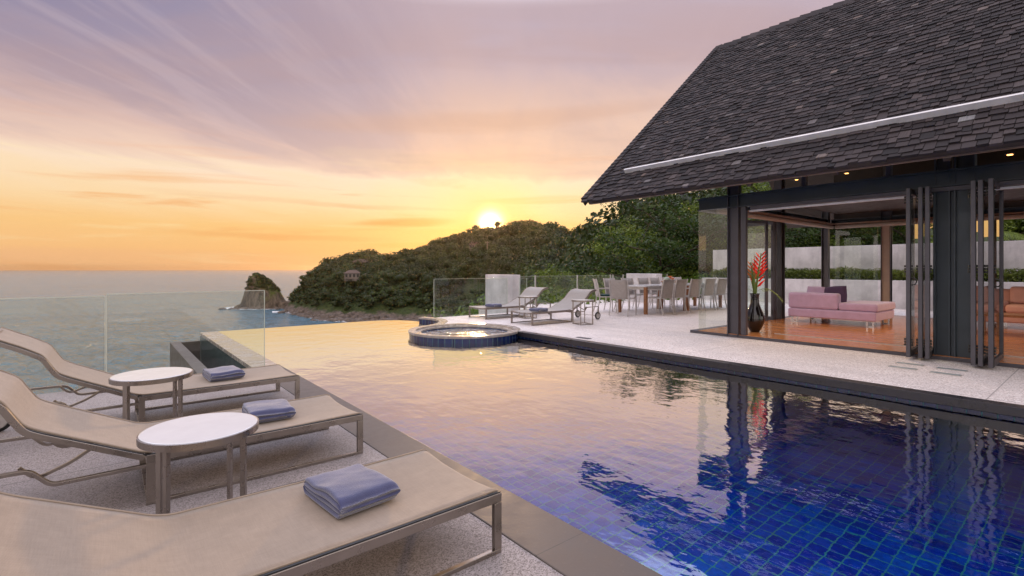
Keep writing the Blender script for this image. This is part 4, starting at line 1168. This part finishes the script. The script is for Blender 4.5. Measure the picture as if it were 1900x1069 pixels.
def towel(seed, w=.29, l=.37, h=.078):
    """folded towel: rolled folds on the right and front, open layers on the left"""
    rs = random.Random(seed); mb = MB()
    prof = []
    def arcp(cx, cz, r, a0, a1, n): return [(cx+r*math.cos(R(a0+(a1-a0)*i/n)), cz+r*math.sin(R(a0+(a1-a0)*i/n))) for i in range(n+1)]
    r = h/2
    prof += [(-w/2+.01, .001)] + [(x, .001) for x in np.linspace(-w/2+.04, w/2-r, 8)] + arcp(w/2-r, r, r, -80, 80, 9) + [(x, h) for x in np.linspace(w/2-r-.01, -w/2+.03, 9)]
    nl = 4; t_ = h/nl
    for k in range(nl-1, -1, -1):
        zc = (k+.5)*t_; prof += arcp(-w/2+t_*.5+(.004*(k % 2)), zc, t_*.49, 85, 265, 5)
        if k: prof += [(-w/2+.035, k*t_)]
    ny = 26; rows = []
    for j in range(ny+1):
        v = j/ny; y = (v-.5)*l
        e = min(v, 1-v)*l; k = 1.0
        edge = .030
        if e < edge: k = math.sqrt(max(0, 1-((edge-e)/edge)**2))
        row = []
        for (x, z) in prof:
            zz = h*.5 + (z-h*.5)*(.25+.75*k); xx = x*(1-.02*(1-k))
            n1 = mnoise.noise(Vector((x*7, y*7, seed))); n2 = mnoise.noise(Vector((x*22, y*22, z*30+seed)))
            top = max(0, (z/h-.3))
            zz += top*(n1*.016 + n2*.004) + .010*top*(1-(2*v-1)**2) + .008*top*math.cos(y*9+seed)
            xx += n1*.008*(z/h) ; yy = y + n2*.003 + .01*(z/h)*n1
            row.append((xx, yy, max(.001, zz)))
        rows.append(row)
    base = 0; m = len(prof)
    for row in rows: mb.v += row
    for i in range(ny):
        for j in range(m): mb.f.append((i*m+j, i*m+(j+1) % m, (i+1)*m+(j+1) % m, (i+1)*m+j))
    mb.f.append(tuple(range(m))); mb.f.append(tuple(ny*m+j for j in range(m))[::-1])
    o = mb.build('folded_towel', M_TOWEL, None, smooth=True, subsurf=1); return o
for seed, loc, rz, sc, lab in [(1, (.865, 2.215, ZL+.268), .10, 1.0, 'large folded blue towel on the nearest lounger'), (2, (.89, 3.80, ZL+.268), -.06, 1, 'folded blue towel on the middle lounger, partly behind the round table'),
                               (3, (.875, 5.42, ZL+.268), .05, 1, 'folded blue towel on the far foreground lounger'),
                               (4, (7.42, 8.18, .262), 3.1, .95, 'folded blue towel on the raised lounger nearer the spa'), (5, (7.42, 9.83, .262), 3.2, .95, 'folded blue towel on the raised lounger by the concrete slab')]:
    o = towel(seed); o.location = loc; o.rotation_euler.z = rz; o.scale = (sc, sc, sc); tag(o, lab, 'towel', 'folded blue towels')

M_CHAIR = mat_fabric('chair_mesh', (.34, .305, .285))
# ---- dining set
def dining_chair(armr=True):
    """seat faces +y, back at y=-.24"""
    root = empty('dining_chair'); w = .25
    P = [(0, -.245+.02, .44), (0, -.235, .46), (0, -.245, .6), (0, -.275, .78), (0, -.315, .92)]
    mb = MB(); rows = []
    for (x, y, z) in P: rows.append([(x_, y - .02*(1-(x_/w)**2), z) for x_ in np.linspace(-w+.02, w-.02, 7)])
    mb.grid(rows); b_ = mb.build('backrest', M_CHAIR, root, smooth=True); b_.modifiers.new('t', 'SOLIDIFY').thickness = .006
    mb = MB(); mb.grid([[(x_, y_, .445-.012*(1-(x_/w)**2)) for x_ in np.linspace(-w+.015, w-.015, 7)] for y_ in np.linspace(-.225, .22, 6)])
    b_ = mb.build('seat', M_CHAIR, root, smooth=True); b_.modifiers.new('t', 'SOLIDIFY').thickness = .006
    for s_ in (-1, 1):
        MB().bar([(s_*w, -.215, .45), (s_*w, -.245, .6), (s_*w, -.275, .78), (s_*w, -.318, .93)], .018, .028, up=(0, 1, 0)).build('back_post', M_STEEL2, root)
        MB().bar([(s_*w, -.215, .45), (s_*w, -.235, .25), (s_*w, -.30, 0)], .018, .026, up=(0, 1, 0)).build('leg', M_STEEL2, root)
        MB().bar([(s_*w, .20, .64), (s_*w, .22, .44), (s_*w, .24, 0)], .018, .026, up=(0, 1, 0)).build('leg', M_STEEL2, root)
        MB().bar([(s_*w, -.26, .66), (s_*w, .23, .655)], .035, .016).build('armrest', M_STEEL2, root)
        MB().bar([(s_*w, -.22, .44), (s_*w, .22, .44)], .018, .028).build('seat_rail', M_STEEL2, root)
    MB().bar([(-w, .22, .44), (w, .22, .44)], .018, .028).build('seat_rail', M_STEEL2, root); MB().bar([(-w, -.222, .44), (w, -.222, .44)], .018, .028).build('seat_rail', M_STEEL2, root)
    return root
ch0 = dining_chair(); index_kids()
near_x = [11.33, 11.93, 12.55, 13.45, 14.1, 14.72]; far_x = [11.5, 12.2, 12.95, 13.6, 14.25, 14.85]
nl_ = ['first chair from the left on the pool side of the dining table', 'second chair from the left on the pool side of the dining table', 'third chair from the left on the pool side, just left of the glass corner', 'leftmost dining chair seen through the glass corner pane', 'middle dining chair seen through the glass corner pane', 'rightmost dining chair seen through the glass corner pane']
fl_ = ['chair behind the end chair, on the balustrade side of the dining table', 'chair on the balustrade side in front of the left part of the white wall block', 'chair on the balustrade side at the right corner of the white wall block', 'chair on the balustrade side behind the bowl', 'chair on the balustrade side right of the bowl', 'last chair on the balustrade side behind the glass corner']
first = True
def put(x, y, rz, lab):
    global first
    o = ch0 if first else dup(ch0); first = False
    o.location = (x + random.uniform(-.03, .03), y + random.uniform(-.06, .06), 0); o.rotation_euler.z = rz; tag(o, lab, 'chair', 'dining chairs round the outdoor table')
put(10.42, 8.25, -PI/2+.25, 'chair at the near head of the dining table, its pale back to the pool')
for i, x in enumerate(near_x): put(x, 7.74, random.uniform(-.05, .05), nl_[i])
for i, x in enumerate(far_x): put(x, 9.2, PI+random.uniform(-.05, .05), fl_[i])
put(10.75, 9.05, PI+.9, 'chair with a dark cushion at the left corner of the dining table')
cu = MB().box((-.21, -.19, 0), (.21, .2, .05)).build('seat_cushion', simple('dark_teal_cushion', (.01, .05, .055), .8), None, bevel=.015); cu.location = (10.75, 9.05, .452); cu.rotation_euler.z = PI+.9; tag(cu, 'dark teal cushion on the corner dining chair', 'cushion')
def dining_table(lab, x):
    root = empty('dining_table', (x, 8.38, 0)); L, W_ = 1.95, .95
    MB().box((-L/2, -W_/2, .72), (L/2, W_/2, .75)).build('table_top', M_WHITE, root, bevel=.004)
    MB().box((-L/2+.05, -W_/2+.04, .65), (L/2-.05, W_/2-.04, .718)).build('apron', M_STEEL2, root)
    for sx in (-1, 1):
        for sy in (-1, 1): MB().box((sx*(L/2-.045)-.04, sy*(W_/2-.045)-.04, 0), (sx*(L/2-.045)+.04, sy*(W_/2-.045)+.04, .719)).build('leg', M_TEAK, root, bevel=.004)
    return tag(root, lab, 'table', 'teak legged dining tables')
dining_table('white topped dining table half nearest the pool corner, on brown square legs', 11.95)
dining_table('white topped dining table half farther right, partly behind the glass corner', 13.92)
# centrepiece
cp = empty('centrepiece_bowl', (12.75, 8.38, .752)); tag(cp, 'dark bowl with a pale gourd and orange blooms on the dining table', 'bowl')
MB().lathe([(.02, 0), (.08, 0), (.20, .05), (.25, .09), (.24, .09), (.18, .055), (.06, .02)], seg=24).build('bowl', M_TEAK, cp, smooth=True)
MB().lathe([(.001, .05), (.07, .07), (.10, .13), (.08, .19), (.03, .215), (.001, .20)], (-.09, .02, 0), 18).build('gourd', simple('pale_green_gourd', (.34, .42, .33), .5), cp, smooth=True)
for k in range(5):
    a = k*1.2; mb = MB(); c = Vector((.08+.07*math.cos(a), .06*math.sin(a), .13+.02*k % .07))
    for q in range(9):
        b_ = q*.7; d_ = Vector((math.cos(b_), math.sin(b_), .7+.3*math.sin(q*2.1))).normalized(); s_ = d_.cross(Vector((0, 0, 1))).normalized()*.02
        mb.quad(c-s_*.3, c+d_*.045+s_, c+d_*.09, c+d_*.045-s_)
    mb.build('bloom', M_ORANGE, cp)

# ---- sofa in the room
def cushion_box(name, a, b, mat, parent, bev=.05):
    return MB().box(a, b).build(name, mat, parent, bevel=bev)
sofa = empty('lilac_sofa', (11.5, 4.62, FZ)); tag(sofa, 'lilac chaise sofa on the red wood floor', 'sofa')
def soften(o, n=3):
    for m_ in o.modifiers:
        if m_.type == 'BEVEL': m_.segments = n
    o.data.shade_smooth() if False else None; return o
soften(cushion_box('base', (0, -1.60, .12), (1.25, 0, .30), M_SOFA, sofa, .03))
soften(cushion_box('backrest', (0, -.95, .302), (.24, 0, .64), M_SOFA, sofa, .05))
soften(cushion_box('armrest', (.242, -.2, .302), (1.25, 0, .52), M_SOFA, sofa, .05))
soften(cushion_box('chaise_cushion', (.02, -1.62, .302), (1.27, -.952, .46), M_SOFA, sofa, .045))
soften(cushion_box('seat_cushion', (.245, -.948, .302), (1.25, -.205, .45), M_SOFA, sofa, .045))
for x_ in (.1, 1.12):
    for y_ in (-.1, -1.48): MB().bar([(x_, y_-.05, .119), (x_, y_-.05, .006), (x_, y_+.05, .006), (x_, y_+.05, .119)], .03, .010, up=(1, 0, 0)).build('leg', M_CHROME, sofa)
def pillow(loc, rot, mat, lab):
    rows = []; n = 12
    mb = MB()
    for sgn in (1, -1):
        rows = [[((i/n-.5)*.45*(1-.06*abs(2*j/n-1)), (j/n-.5)*.45*(1-.06*abs(2*i/n-1)), sgn*.075*(max(0, 1-(2*i/n-1)**4)*max(0, 1-(2*j/n-1)**4))**.5) for j in range(n+1)] for i in range(n+1)]
        mb.grid(rows if sgn < 0 else rows[::-1])
    o = mb.build('pillow', mat, None, smooth=True); o.location = loc; o.rotation_euler = rot; return tag(o, lab, 'pillow')
pillow((11.95, 4.18, FZ+.55), (.2, -1.25, .1), M_SOFA, 'lilac pillow leaning on the sofa back'); pillow((11.95, 3.86, FZ+.57), (-.3, -1.2, .3), M_SOFAP, 'dark plum pillow leaning on the sofa back')
s2 = empty('salmon_sofa', (13.3, 1.62, FZ)); tag(s2, 'salmon pink sofa partly hidden by the folded doors at the right edge', 'sofa')
soften(cushion_box('base', (0, -2.2, .12), (.95, 0, .30), M_SOFA2, s2, .03)); soften(cushion_box('backrest', (.72, -2.2, .302), (.95, 0, .74), M_SOFA2, s2, .06))
soften(cushion_box('seat_cushion', (0, -1.09, .302), (.715, -.18, .46), M_SOFA2, s2, .05)); soften(cushion_box('armrest', (0, -.175, .302), (.715, 0, .52), M_SOFA2, s2, .05))
soften(cushion_box('back_cushion', (.54, -1.08, .462), (.72, -.19, .80), M_SOFA2, s2, .06))
for x_ in (.08, .86):
    for y_ in (-.1, -2.1): MB().box((x_-.025, y_-.025, 0), (x_+.025, y_+.025, .119)).build('leg', M_CHROME, s2)
ct = empty('coffee_table', (12.2, 1.55, FZ)); tag(ct, 'low dark wood table in front of the salmon sofa', 'table')
MB().box((-.3, -.9, .32), (.3, 0, .36)).build('table_top', M_TEAK, ct, bevel=.005)
for x_ in (-.26, .26):
    for y_ in (-.86, -.04): MB().box((x_-.025, y_-.025, 0), (x_+.025, y_+.025, .319)).build('leg', M_TEAK, ct)

# ---- vase with heliconia
vz = empty('floor_vase', (9.17, 4.25, FZ)); tag(vz, 'tall glossy black vase just inside the corner post', 'vase')
MB().lathe([(.001, .0), (.07, 0), (.09, .03), (.13, .10), (.165, .19), (.17, .25), (.15, .33), (.105, .43), (.075, .52), (.068, .60), (.075, .67), (.085, .70), (.075, .70), (.06, .6), (.06, .45)], seg=36, cap=False).build('body', M_VASE, vz, smooth=True)
fl = empty('heliconia_bouquet', (9.17, 4.25, FZ+.45)); tag(fl, 'red and orange heliconia stems standing in the black vase', 'flowers')
def heliconia(base, lean, h, mat, n, s=1.0):
    p0 = Vector(base); p1 = p0 + Vector((lean[0]*.5, lean[1]*.5, h*.6)); p2 = p0 + Vector((lean[0], lean[1], h))
    pts_ = [p0*(1-t_)**2 + p1*2*t_*(1-t_) + p2*t_*t_ for t_ in [i/10 for i in range(11)]]
    st = MB().tube([tuple(v) for v in pts_], .010, 6, up=(1, 0, 0)).build('stem', M_STEM, fl)
    side = Vector((-.55, .83, 0)).normalized(); tg = (pts_[-1]-pts_[-3]).normalized(); mb = MB()
    for k in range(n):
        c = pts_[-1] - tg*(.30*s*(1-k/n)); sg = 1 if k % 2 else -1; L = .15*s*(1-.5*k/n)
        d_ = (side*sg + tg*.75).normalized(); w_ = tg.cross(side)*.024*s; u_ = tg*.045*s*(1-.4*k/n)
        tip = c + d_*L
        b = len(mb.v); mid = c + d_*L*.4
        mb.v += [tuple(c-u_*.4), tuple(mid-u_*.8+w_), tuple(mid-u_*.8-w_), tuple(mid+u_*.5), tuple(tip+tg*.02)]
        mb.f += [(b, b+1, b+3), (b, b+3, b+2), (b, b+2, b+1), (b+1, b+4, b+3), (b+3, b+4, b+2), (b+2, b+4, b+1)]
    mb.build('bract', mat, st)
heliconia((0, 0, 0), (.05, -.06, 1.02), 1.02, M_RED, 11, 1.15) if False else None
heliconia((0, 0, 0), (.03, -.10), .98, M_RED, 11, 1.3); heliconia((.01, .01, 0), (-.04, .05), .82, M_ORANGE, 8, 1.0); heliconia((0, -.01, 0), (.08, -.02), .74, M_RED, 8, 1.2)
rs = random.Random(8)
for k in range(9):
    a = k*2.3; h_ = rs.uniform(.75, 1.15); ln = rs.uniform(.04, .18); mb = MB()
    pts_ = [Vector((ln*math.cos(a)*t_**1.6, ln*math.sin(a)*t_**1.6, h_*t_-.05*t_*t_)) for t_ in [i/9 for i in range(10)]]
    sd = Vector((-math.sin(a), math.cos(a), 0)); rows = [[tuple(p-sd*.014*math.sin(PI*min(1, .15+i/10))), tuple(p+Vector((0, 0, -.003))), tuple(p+sd*.014*math.sin(PI*min(1, .15+i/10)))] for i, p in enumerate(pts_)]
    mb.grid(rows); mb.build('leaf', M_STEM, fl)
for a in (-1.0, -1.35, 2.2):   # arching fronds
    mb = MB(); sd = Vector((-math.sin(a), math.cos(a), 0)); dr = Vector((math.cos(a), math.sin(a), 0))
    pts_ = [dr*(.42*t_) + Vector((0, 0, .25+.45*t_-.55*t_*t_)) for t_ in [i/12 for i in range(13)]]
    mb.tube([tuple(p) for p in pts_], .003, 4)
    for i in range(3, 13):
        for s_ in (-1, 1):
            q = pts_[i]; e_ = q + sd*s_*.09 + dr*.05 + Vector((0, 0, -.05)); mb.quad(q, q+dr*.008, e_+dr*.004, e_)
    mb.build('frond', M_STEM, fl)

# ================================================================== LIGHT
w = bpy.data.worlds.new('World'); SC.world = w; w.use_nodes = True; nt = w.node_tree; nt.nodes.clear(); g = N(nt)
sun_l = (910-950)/F; sdv = Vector((SA + CA*sun_l, CA - SA*sun_l, 84/F)).normalized()
SUN_EL = math.asin(sdv.z)
dirv = g.add('ShaderNodeTexCoord').outputs['Generated']; x, y, z = g.sep(dirv)
zc = g.math('MAXIMUM', z, 0.0)
fwd = g.math('ADD', g.math('MULTIPLY', x, SA), g.math('MULTIPLY', y, CA))
rgt = g.math('SUBTRACT', g.math('MULTIPLY', x, CA), g.math('MULTIPLY', y, SA))
hz = g.math('SQRT', g.math('ADD', g.math('MULTIPLY', x, x), g.math('MULTIPLY', y, y)))
tanel = g.math('DIVIDE', zc, g.math('MAXIMUM', hz, .02))
# cloud deck coordinates (project to a high plane)
den = g.math('ADD', zc, .09)
cv = g.add('ShaderNodeCombineXYZ'); g.link(g.math('DIVIDE', rgt, den), cv.inputs[0]); g.link(g.math('DIVIDE', fwd, den), cv.inputs[1])
cr_ = g.mapping(cv.outputs[0], (1, 1, 1), (0, 0, R(8)))
n1 = g.noise(g.mapping(cr_, (1.0, .34, 1)), 1.25, 7, .60, .8)
n2 = g.noise(g.mapping(cr_, (1.0, .13, 1), (0, 0, 0), (3, 1, 0)), 4.2, 7, .66, .6)
n4 = g.noise(g.mapping(cv.outputs[0], (.35, .8, 1), (0, 0, 0), (7, 2, 0)), .9, 5, .6, .5)
# low streaks live in (azimuth, elevation)
lv = g.add('ShaderNodeCombineXYZ'); g.link(g.math('DIVIDE', rgt, g.math('MAXIMUM', hz, .05)), lv.inputs[0]); g.link(g.math('MULTIPLY', tanel, 11), lv.inputs[1])
n3 = g.noise(g.mapping(lv.outputs[0], (1, 1, 1), (0, 0, R(3)), (.3, .2, 0)), 2.2, 7, .60, .6)
warp = g.math('MULTIPLY', g.math('SUBTRACT', n1, .5), .16)
el = g.math('ADD', tanel, g.math('MULTIPLY', warp, g.mr(tanel, .05, .3)))
base = g.ramp(el, [(0, (.90, .47, .20)), (.03, (.93, .50, .17)), (.075, (.95, .57, .20)), (.115, (.97, .71, .40)), (.150, (.975, .75, .50)), (.172, (.97, .76, .57)), (.188, (.86, .62, .50)), (.23, (.78, .54, .46)), (.32, (.67, .48, .46)), (.41, (.56, .44, .50)), (.50, (.55, .48, .60)), (.75, (.62, .56, .66)), (1.0, (.85, .80, .92))])
# bluer on the left, away from the sun
left = g.mr(g.math('DIVIDE', rgt, g.math('MAXIMUM', hz, .05)), -.12, -.74)
base = g.mix(g.math('MULTIPLY', left, g.mr(el, .19, .46)), base, (.165, .18, .34))
left2 = g.math('MULTIPLY', left, g.mr(el, .2, .0)); base = g.mix(g.math('MULTIPLY', left2, .4), base, (.98, .62, .36))
# clouds
rside = g.math('MULTIPLY', g.mr(g.math('DIVIDE', rgt, g.math('MAXIMUM', hz, .05)), -.25, .15), g.math('MULTIPLY', g.mr(el, .17, .20), g.mr(el, .42, .26)))
base = g.mix(g.math('MULTIPLY', rside, .55), base, (.90, .62, .47))
hi = g.math('MULTIPLY', g.mr(n4, .45, .62, 0, 1, True), g.mr(el, .175, .21))
base = g.mix(g.math('MULTIPLY', hi, .5), base, (.52, .34, .32))
hi = g.math('MULTIPLY', g.mr(n1, .44, .60, 0, 1, True), g.mr(el, .17, .23))
base = g.mix(g.math('MULTIPLY', hi, g.mr(left, 0, .6, .12, .33)), base, (.33, .27, .36))
st_ = g.math('MULTIPLY', g.mr(n2, .47, .64, 0, 1, True), g.mr(el, .19, .26))
base = g.mix(g.math('MULTIPLY', g.math('MULTIPLY', st_, g.mr(left, 0, .6, .03, .15)), 1.0), base, (.84, .66, .66))
lo_ = g.math('MULTIPLY', g.mr(n3, .54, .66, 0, 1, True), g.mr(tanel, .25, .12))
base = g.mix(g.math('MULTIPLY', lo_, .55), base, (.88, .38, .12))
lo2 = g.math('MULTIPLY', g.mr(n3, .46, .34, 0, 1, True), g.mr(tanel, .26, .14))
base = g.mix(g.math('MULTIPLY', lo2, .35), base, (1.0, .80, .46))
# a few named bars of cloud low over the sea
azv = g.math('DIVIDE', rgt, g.math('MAXIMUM', fwd, .05)); wob = g.math('MULTIPLY', g.math('SUBTRACT', n3, .5), .030)
def bar_cloud(c, px, py, w_, h_, tilt, amt, col):
    l_ = (px-950)/F; e_ = (499-py)/F/math.sqrt(1+l_*l_)
    dx = g.math('SUBTRACT', azv, l_); dy = g.math('SUBTRACT', g.math('ADD', tanel, wob), e_); dy = g.math('SUBTRACT', dy, g.math('MULTIPLY', dx, tilt))
    q = g.math('ADD', g.math('POWER', g.math('ABSOLUTE', g.math('DIVIDE', dx, w_)), 2), g.math('POWER', g.math('ABSOLUTE', g.math('DIVIDE', dy, h_)), 2))
    m_ = g.math('MULTIPLY', g.mr(q, 1.0, .0, 0, 1, True), g.math('MULTIPLY', g.mr(fwd, 0, .2), g.mr(n3, .36, .56, .25, 1)))
    return g.mix(g.math('MULTIPLY', m_, amt), c, col)
for args in [(745, 414, .125, .014, .055, .85, (.86, .36, .10)), (500, 438, .30, .008, -.01, .6, (.88, .42, .14)), (570, 376, .42, .006, -.02, .45, (.86, .50, .26)), (120, 470, .6, .012, 0, .35, (.86, .45, .24)), (1010, 372, .16, .010, .02, .55, (.95, .45, .12)), (820, 455, .2, .007, 0, .45, (.92, .42, .10)), (900, 225, .5, .03, .06, .45, (.66, .40, .30))]:
    base = bar_cloud(base, *args)
# sun glow
dp = g.math('ADD', g.math('ADD', g.math('MULTIPLY', x, sdv.x), g.math('MULTIPLY', y, sdv.y)), g.math('MULTIPLY', z, sdv.z))
ang = g.math('ARCCOSINE', g.math('MINIMUM', dp, 1.0))
def addc(c, f, col, s):
    n_ = g.add('ShaderNodeMix', data_type='RGBA', blend_type='ADD'); g.link(g.math('MULTIPLY', f, s), n_.inputs[0]); g.link(c, n_.inputs[6]); n_.inputs[7].default_value = (*col, 1); n_.clamp_factor = False; return n_.outputs[2]
gl1 = g.math('EXPONENT', g.math('MULTIPLY', ang, -1/R(4.6)))
gl2 = g.math('EXPONENT', g.math('MULTIPLY', g.math('MULTIPLY', ang, ang), -1/(R(1.15)**2)))
base = g.mix(g.math('MULTIPLY', gl1, .7), base, (1.0, .52, .06))
base = addc(base, gl2, (1, .75, .4), 5.0)
# unseen half of the sky behind the viewer, brightened to fill the scene
behind = g.mr(fwd, .25, -.5, 0, 1, True)
base = g.mix(behind, base, (1.4, 1.24, 1.16))
up_ = g.mr(zc, .462, .60); base = g.mix(g.math('MULTIPLY', up_, .9), base, (1.38, 1.28, 1.42))  # unseen overhead sky brightened too, for fill and water reflections
added_band = g.math('MULTIPLY', g.math('MULTIPLY', g.mr(zc, .468, .53, 0, 1, True), g.mr(zc, .82, .62, 0, 1, True)), g.mr(fwd, .1, .4, 0, 1, True))  # bright sky band added above the frame to lighten the pool reflections
base = g.mix(added_band, base, (2.0, 2.2, 2.9))
base = g.mix(g.mr(z, -.002, -.03), base, (.25, .22, .22))
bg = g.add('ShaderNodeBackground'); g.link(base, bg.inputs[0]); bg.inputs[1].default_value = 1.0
sky = g.add('ShaderNodeTexSky', sky_type='NISHITA'); sky.sun_disc = False; sky.sun_elevation = SUN_EL; sky.sun_rotation = math.atan2(sdv.x, sdv.y); sky.dust_density = 3
bg2 = g.add('ShaderNodeBackground'); g.link(sky.outputs[0], bg2.inputs[0]); bg2.inputs[1].default_value = .004
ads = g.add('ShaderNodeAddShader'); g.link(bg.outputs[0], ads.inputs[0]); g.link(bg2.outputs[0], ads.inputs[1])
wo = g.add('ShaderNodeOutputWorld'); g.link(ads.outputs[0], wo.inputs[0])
sl_ = bpy.data.lights.new('sun', 'SUN'); sl_.energy = 2.2; sl_.angle = R(3); sl_.color = (1, .60, .28)
so = bpy.data.objects.new('sun', sl_); COL.objects.link(so); so.rotation_euler = sdv.to_track_quat('Z', 'Y').to_euler()

# ---- air
HAZE = .00007
if HAZE:
    mH, ntH = new_mat('evening_haze'); g = N(ntH)
    pv = g.add('ShaderNodeVolumePrincipled'); pv.inputs['Color'].default_value = (1, .74, .48, 1); pv.inputs['Density'].default_value = HAZE; pv.inputs['Anisotropy'].default_value = .85
    o_ = g.add('ShaderNodeOutputMaterial'); g.link(pv.outputs[0], o_.inputs['Volume'])
    hz_ = MB().box((-14100, -14100, SEA-13.5), (14100, 14100, 62)).build('haze', mH); tag(hz_, 'thin warm evening haze over the bay', 'haze', None, 'stuff')
# ================================================================== CAMERA
cam = bpy.data.cameras.new('camera'); co = bpy.data.objects.new('camera', cam); COL.objects.link(co)
co.location = (0, 0, EYE); co.rotation_euler = (R(90), 0, -ANG)
cam.sensor_width = 36; cam.lens = F/1900*36; cam.shift_y = -35.5/1900; cam.clip_end = 200000; cam.clip_start = .05
SC.camera = co
SC.view_settings.view_transform = 'Standard'; SC.view_settings.look = 'None'; SC.view_settings.exposure = 0; SC.view_settings.gamma = 1
SC.cycles.use_denoising = True; SC.cycles.max_bounces = 14; SC.cycles.transparent_max_bounces = 24; SC.cycles.transmission_bounces = 10
SC.cycles.caustics_refractive = True; SC.cycles.caustics_reflective = False; SC.cycles.sample_clamp_indirect = 6
